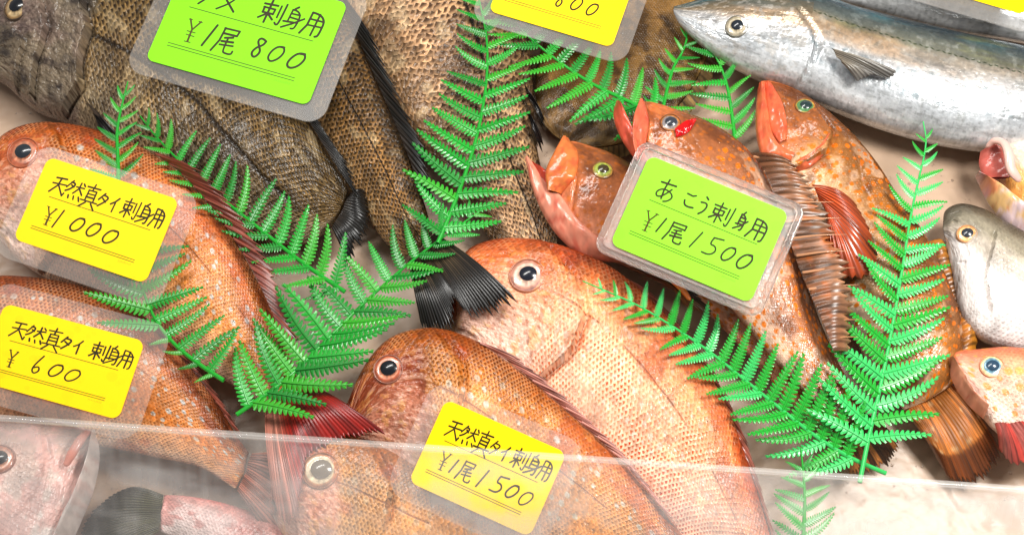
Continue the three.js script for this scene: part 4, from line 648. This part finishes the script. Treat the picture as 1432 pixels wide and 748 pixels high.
// o: stem read base to tip; spacing and lengths in photograph pixels; la, ra leaf angles from the stem on its left and right
function frond(label, stem, o) {
  const g = group('fern_frond'); tag(g, label, 'fern frond', 'plastic fern fronds on the fish');
  const cs = spline2(stem), L = cs.getLength(), r = R01(o.seed), n = Math.max(6, Math.round(L / 25));
  let hs = []; for (let i = 0; i <= n; i++) { const p = cs.getPointAt(i / n); hs.push(o.h !== undefined ? mix(o.h[0], o.h[1], i / n) : onHeap(p.x, p.y, o.lift ?? .006, 2)); }
  if (o.h === undefined) for (let k = 0; k < 40; k++) { const m = hs.slice(); for (let i = 0; i <= n; i++) { const lo = hs[Math.max(0, i - 1)], hi = hs[Math.min(n, i + 1)]; m[i] = Math.max(hs[i] - .0004, (lo + hs[i] * 2 + hi) / 4); } hs = m; }
  const cap = o.cap ?? .12; hs = hs.map(v => Math.min(cap, v));
  const curve = new THREE.CatmullRomCurve3(hs.map((h, i) => { const p = cs.getPointAt(i / n); return at(p.x, p.y, h); }));
  const stemGeo = taper(curve, (o.stemR || 3.1) * UNIT, .3, n * 3, 8), sm = greens[o.tone ?? 1];
  mesh('stem', stemGeo, sm, g);
  const sp = o.gap || 22, cnt = Math.floor(L * (1 - (o.from ?? .06)) / sp);
  for (let i = 0; i < cnt; i++) for (const side of [-1, 1]) {   // -1: left of the stem seen from above, walking to the tip
    const t = (o.from ?? .06) + (i + (side > 0 ? .3 : 0) + .1 * r()) * sp / L; if (t > .985) continue;
    const prof = o.prof ? o.prof(t, side) : Math.min(1, .75 + t * 1.2) * Math.pow(1 - t, .55) * 1.15;
    const len = (side < 0 ? o.ll : o.rl) * prof * (.93 + .14 * r()); if (len < 6) continue;
    const p = curve.getPointAt(t), T = curve.getTangentAt(t).setY(0).normalize(), ang = ((side < 0 ? o.la : o.ra) + 9 * (r() - .5)) * Math.PI / 180 * mix(1, .72, sstep(.6, 1, t));
    const dir = T.clone().applyAxisAngle(V3(0, 1, 0), -side * ang), real = len * UNIT * 1.02;
    const tip = p.clone().addScaledVector(dir, real), need = heap(tip.x, tip.z, 1) + .004, mid = p.clone().addScaledVector(dir, real * .55), need2 = heap(mid.x, mid.z, 1) + .004;
    let rise = Math.max(need - p.y + .06 * real, (need2 - p.y) / .55, -.04 * real); rise = Math.min(rise, .4 * real, cap + .006 - p.y); rise += (.06 * r() - .03) * real;
    const xd = dir.clone().multiplyScalar(real).setY(rise).normalize(), roll = (r() - .5) * .4 + side * -.06;
    const zd = xd.clone().cross(V3(0, 1, 0)).normalize(), yd = zd.clone().cross(xd).normalize(); 
    const M = new THREE.Matrix4().makeBasis(xd, yd, zd);
    const variant = pinnae[Math.floor(r() * 6)][side > 0 ? 1 : 0];
    const leaf = mesh('leaflet', variant, greens[(o.tone ?? 1) === 3 ? (r() < .5 ? 3 : 1) : [0, 1, 2, 4][Math.floor(r() * 4)]], g);
    leaf.quaternion.setFromRotationMatrix(M).multiply(new THREE.Quaternion().setFromAxisAngle(V3(1, 0, 0), roll)); leaf.position.copy(p); leaf.position.y += .0006; const wd = real * (1 + .25 * Math.max(0, 60 - len) / 60); leaf.scale.set(real, real, wd);
  }
  return g;
}
frond('upright plastic fern frond lying over the coarse scaled bream', [[612, 340], [628, 302], [648, 250], [664, 200], [675, 150], [681, 100], [680, 50], [670, 0], [660, -50]], { seed: 1, ll: 82, rl: 84, la: 72, ra: 62, from: .03, gap: 23.5 });
frond('plastic fern frond rising from the red bream tail to the black fins', [[330, 580], [400, 530], [450, 482], [500, 432], [560, 378], [600, 346], [650, 310], [690, 282]], { seed: 2, ll: 94, rl: 92, la: 80, ra: 57, from: .04, gap: 24 });
frond('plastic fern frond spread over the flatfish below a yellow card', [[930, 166], [880, 142], [830, 118], [790, 92], [755, 65], [730, 42], [700, 5]], { seed: 3, ll: 80, rl: 66, la: 66, ra: 84, from: .05, gap: 23, cap: .045, prof: (t, s) => s < 0 ? 1 - .4 * t : .9 });
frond('glossy plastic fern frond under the mackerel head', [[1030, 210], [1024, 160], [1016, 115], [1002, 80], [978, 48]], { seed: 4, ll: 62, rl: 50, la: 75, ra: 55, gap: 21, cap: .03, prof: t => 1 - .4 * t });
frond('short plastic fern frond between the flatfish and the mackerel head', [[920, 190], [932, 130], [944, 90], [962, 55], [950, 25]], { seed: 5, ll: 40, rl: 44, la: 60, ra: 70, gap: 19, cap: .028 });
frond('plastic fern frond along the belly of the black bream', [[482, 408], [440, 380], [400, 350], [350, 310], [300, 270], [250, 225], [215, 188], [195, 162]], { seed: 6, cap: .05, ll: 58, rl: 72, la: 55, ra: 76, from: .02, gap: 23, prof: (t) => Math.min(1, .8 + t) * Math.pow(1 - t, .4) * 1.1 });
frond('small plastic fern tip standing up beside the 1000 yen card', [[165, 262], [164, 222], [163, 182], [170, 146], [178, 114]], { seed: 7, ll: 46, rl: 46, la: 52, ra: 58, gap: 19, prof: t => 1 - .6 * t });
frond('plastic fern frond half under the 1000 yen card', [[312, 532], [276, 508], [242, 480], [216, 446], [200, 408], [190, 370], [196, 330]], { seed: 8, ll: 84, rl: 68, la: 55, ra: 96, gap: 25, cap: .066, prof: (t, s) => t > .4 || s > 0 ? 1 : .3 });
frond('pale plastic fern frond pointing from the tails to the largest red bream', [[1240, 662], [1190, 640], [1140, 609], [1090, 570], [1040, 530], [990, 490], [940, 456], [890, 426], [850, 408], [815, 393]], { seed: 9, ll: 70, rl: 74, la: 60, ra: 82, from: .1, gap: 22, tone: 3, prof: t => Math.min(1, .75 + t) * Math.pow(1 - t, .6) * 1.25 });
frond('pale plastic fern frond standing across the spotted groupers', [[1203, 675], [1216, 610], [1232, 540], [1248, 460], [1262, 380], [1275, 300], [1288, 240], [1296, 200], [1292, 170]], { seed: 10, ll: 88, rl: 92, la: 74, ra: 62, from: .1, gap: 21.5, tone: 3, prof: t => Math.min(1, .75 + t) * Math.pow(1 - t, .62) * 1.15 });
frond('small plastic fern frond hanging behind the clear guard', [[1122, 790], [1124, 750], [1126, 700], [1124, 660], [1120, 625]], { seed: 11, ll: 50, rl: 50, la: 62, ra: 62, gap: 20, tone: 1, h: [.02, .04], cap: .05 });

// ------------------------------------------------------------------ clear plastic guard along the front of the tray
{
  const T0 = at(-260, 574, .112), T1 = at(1700, 711, .112), B0 = at(-260, 900, .004), B1 = at(1700, 1037, .004);
  const X = T1.clone().sub(T0), w = X.length(); X.normalize(); const Yv = T0.clone().sub(B0), h = Yv.length(); Yv.addScaledVector(X, -X.dot(Yv)).normalize(); const Z = X.clone().cross(Yv);
  const g = group('clear_guard'); tag(g, 'scratched clear plastic guard leaning along the front of the tray', 'guard');
  g.position.copy(T0).add(T1).add(B0).add(B1).multiplyScalar(.25); g.quaternion.setFromRotationMatrix(new THREE.Matrix4().makeBasis(X, Yv, Z));
  const W = 1024, H = 256, d = new Uint8Array(W * H * 4), rr = R01(9);
  for (let y = 0; y < H; y++) for (let x = 0; x < W; x++) { const i = (y * W + x) * 4, n = fbm(x / 46, y / 30, 4), m = fbm(x / 5, y / 70, 3); const v = .10 + .2 * sstep(.42, .75, n) + .1 * (m - .5); d[i] = d[i + 1] = d[i + 2] = 255 * Math.min(1, Math.max(.04, v)); d[i + 3] = 255; }
  mesh('pane', new THREE.BoxGeometry(w, h, .003), new THREE.MeshPhysicalMaterial({ color: 0xf2eeea, roughness: .1, transparent: true, opacity: 1, alphaMap: tex(d, W, H), clearcoat: 1, clearcoatRoughness: .05 }), g);
  const edge = mesh('edge_strip', new RoundedBoxGeometry(w, .0026, .0040, 2, .001), new THREE.MeshPhysicalMaterial({ color: 0xf0ebe6, roughness: .2, transparent: true, opacity: .2, clearcoat: 1 }), g); edge.position.y = h / 2 + .0018;
}
// ------------------------------------------------------------------ water drops left on the fish and the tray
{
  const r = R01(404), spots = [];
  for (let i = 0; i < 1500; i++) { const F = heights[Math.floor(r() * heights.length)]; if (!F.st) continue; const [p] = F.top[Math.floor(r() * F.top.length)]; if (p.y > .02 && p.y > heap(p.x, p.z, 1) - .002) spots.push([p.x, p.y, p.z, .0003 + .0007 * r() ** 3]); }
  for (const [x0, x1, y0, y1, n] of [[1180, 1432, 560, 700, 60], [0, 70, 90, 160, 16], [130, 340, 640, 700, 30], [1220, 1360, 225, 290, 26], [740, 800, 190, 240, 14]]) for (let i = 0; i < n; i++) { const p = at(x0 + (x1 - x0) * r(), y0 + (y1 - y0) * r(), .001); spots.push([p.x, .0012, p.z, 0.0003 + .0007 * r() ** 3]); }
  const drops = new THREE.InstancedMesh(new THREE.SphereGeometry(1, 10, 7), new THREE.MeshPhysicalMaterial({ color: 0xffffff, roughness: .02, transmission: 1, thickness: .001, ior: 1.33 }), spots.length);
  const M = new THREE.Matrix4(); spots.forEach(([x, y, z, s], i) => drops.setMatrixAt(i, M.makeScale(s, s * .6, s).setPosition(x, y, z)));
  drops.name = 'water_drops'; drops.castShadow = drops.receiveShadow = true; tag(drops, 'small clear water drops scattered over fish and tray', 'water drops', null, 'stuff'); scene.add(drops);
}
renderer.render(scene, camera);
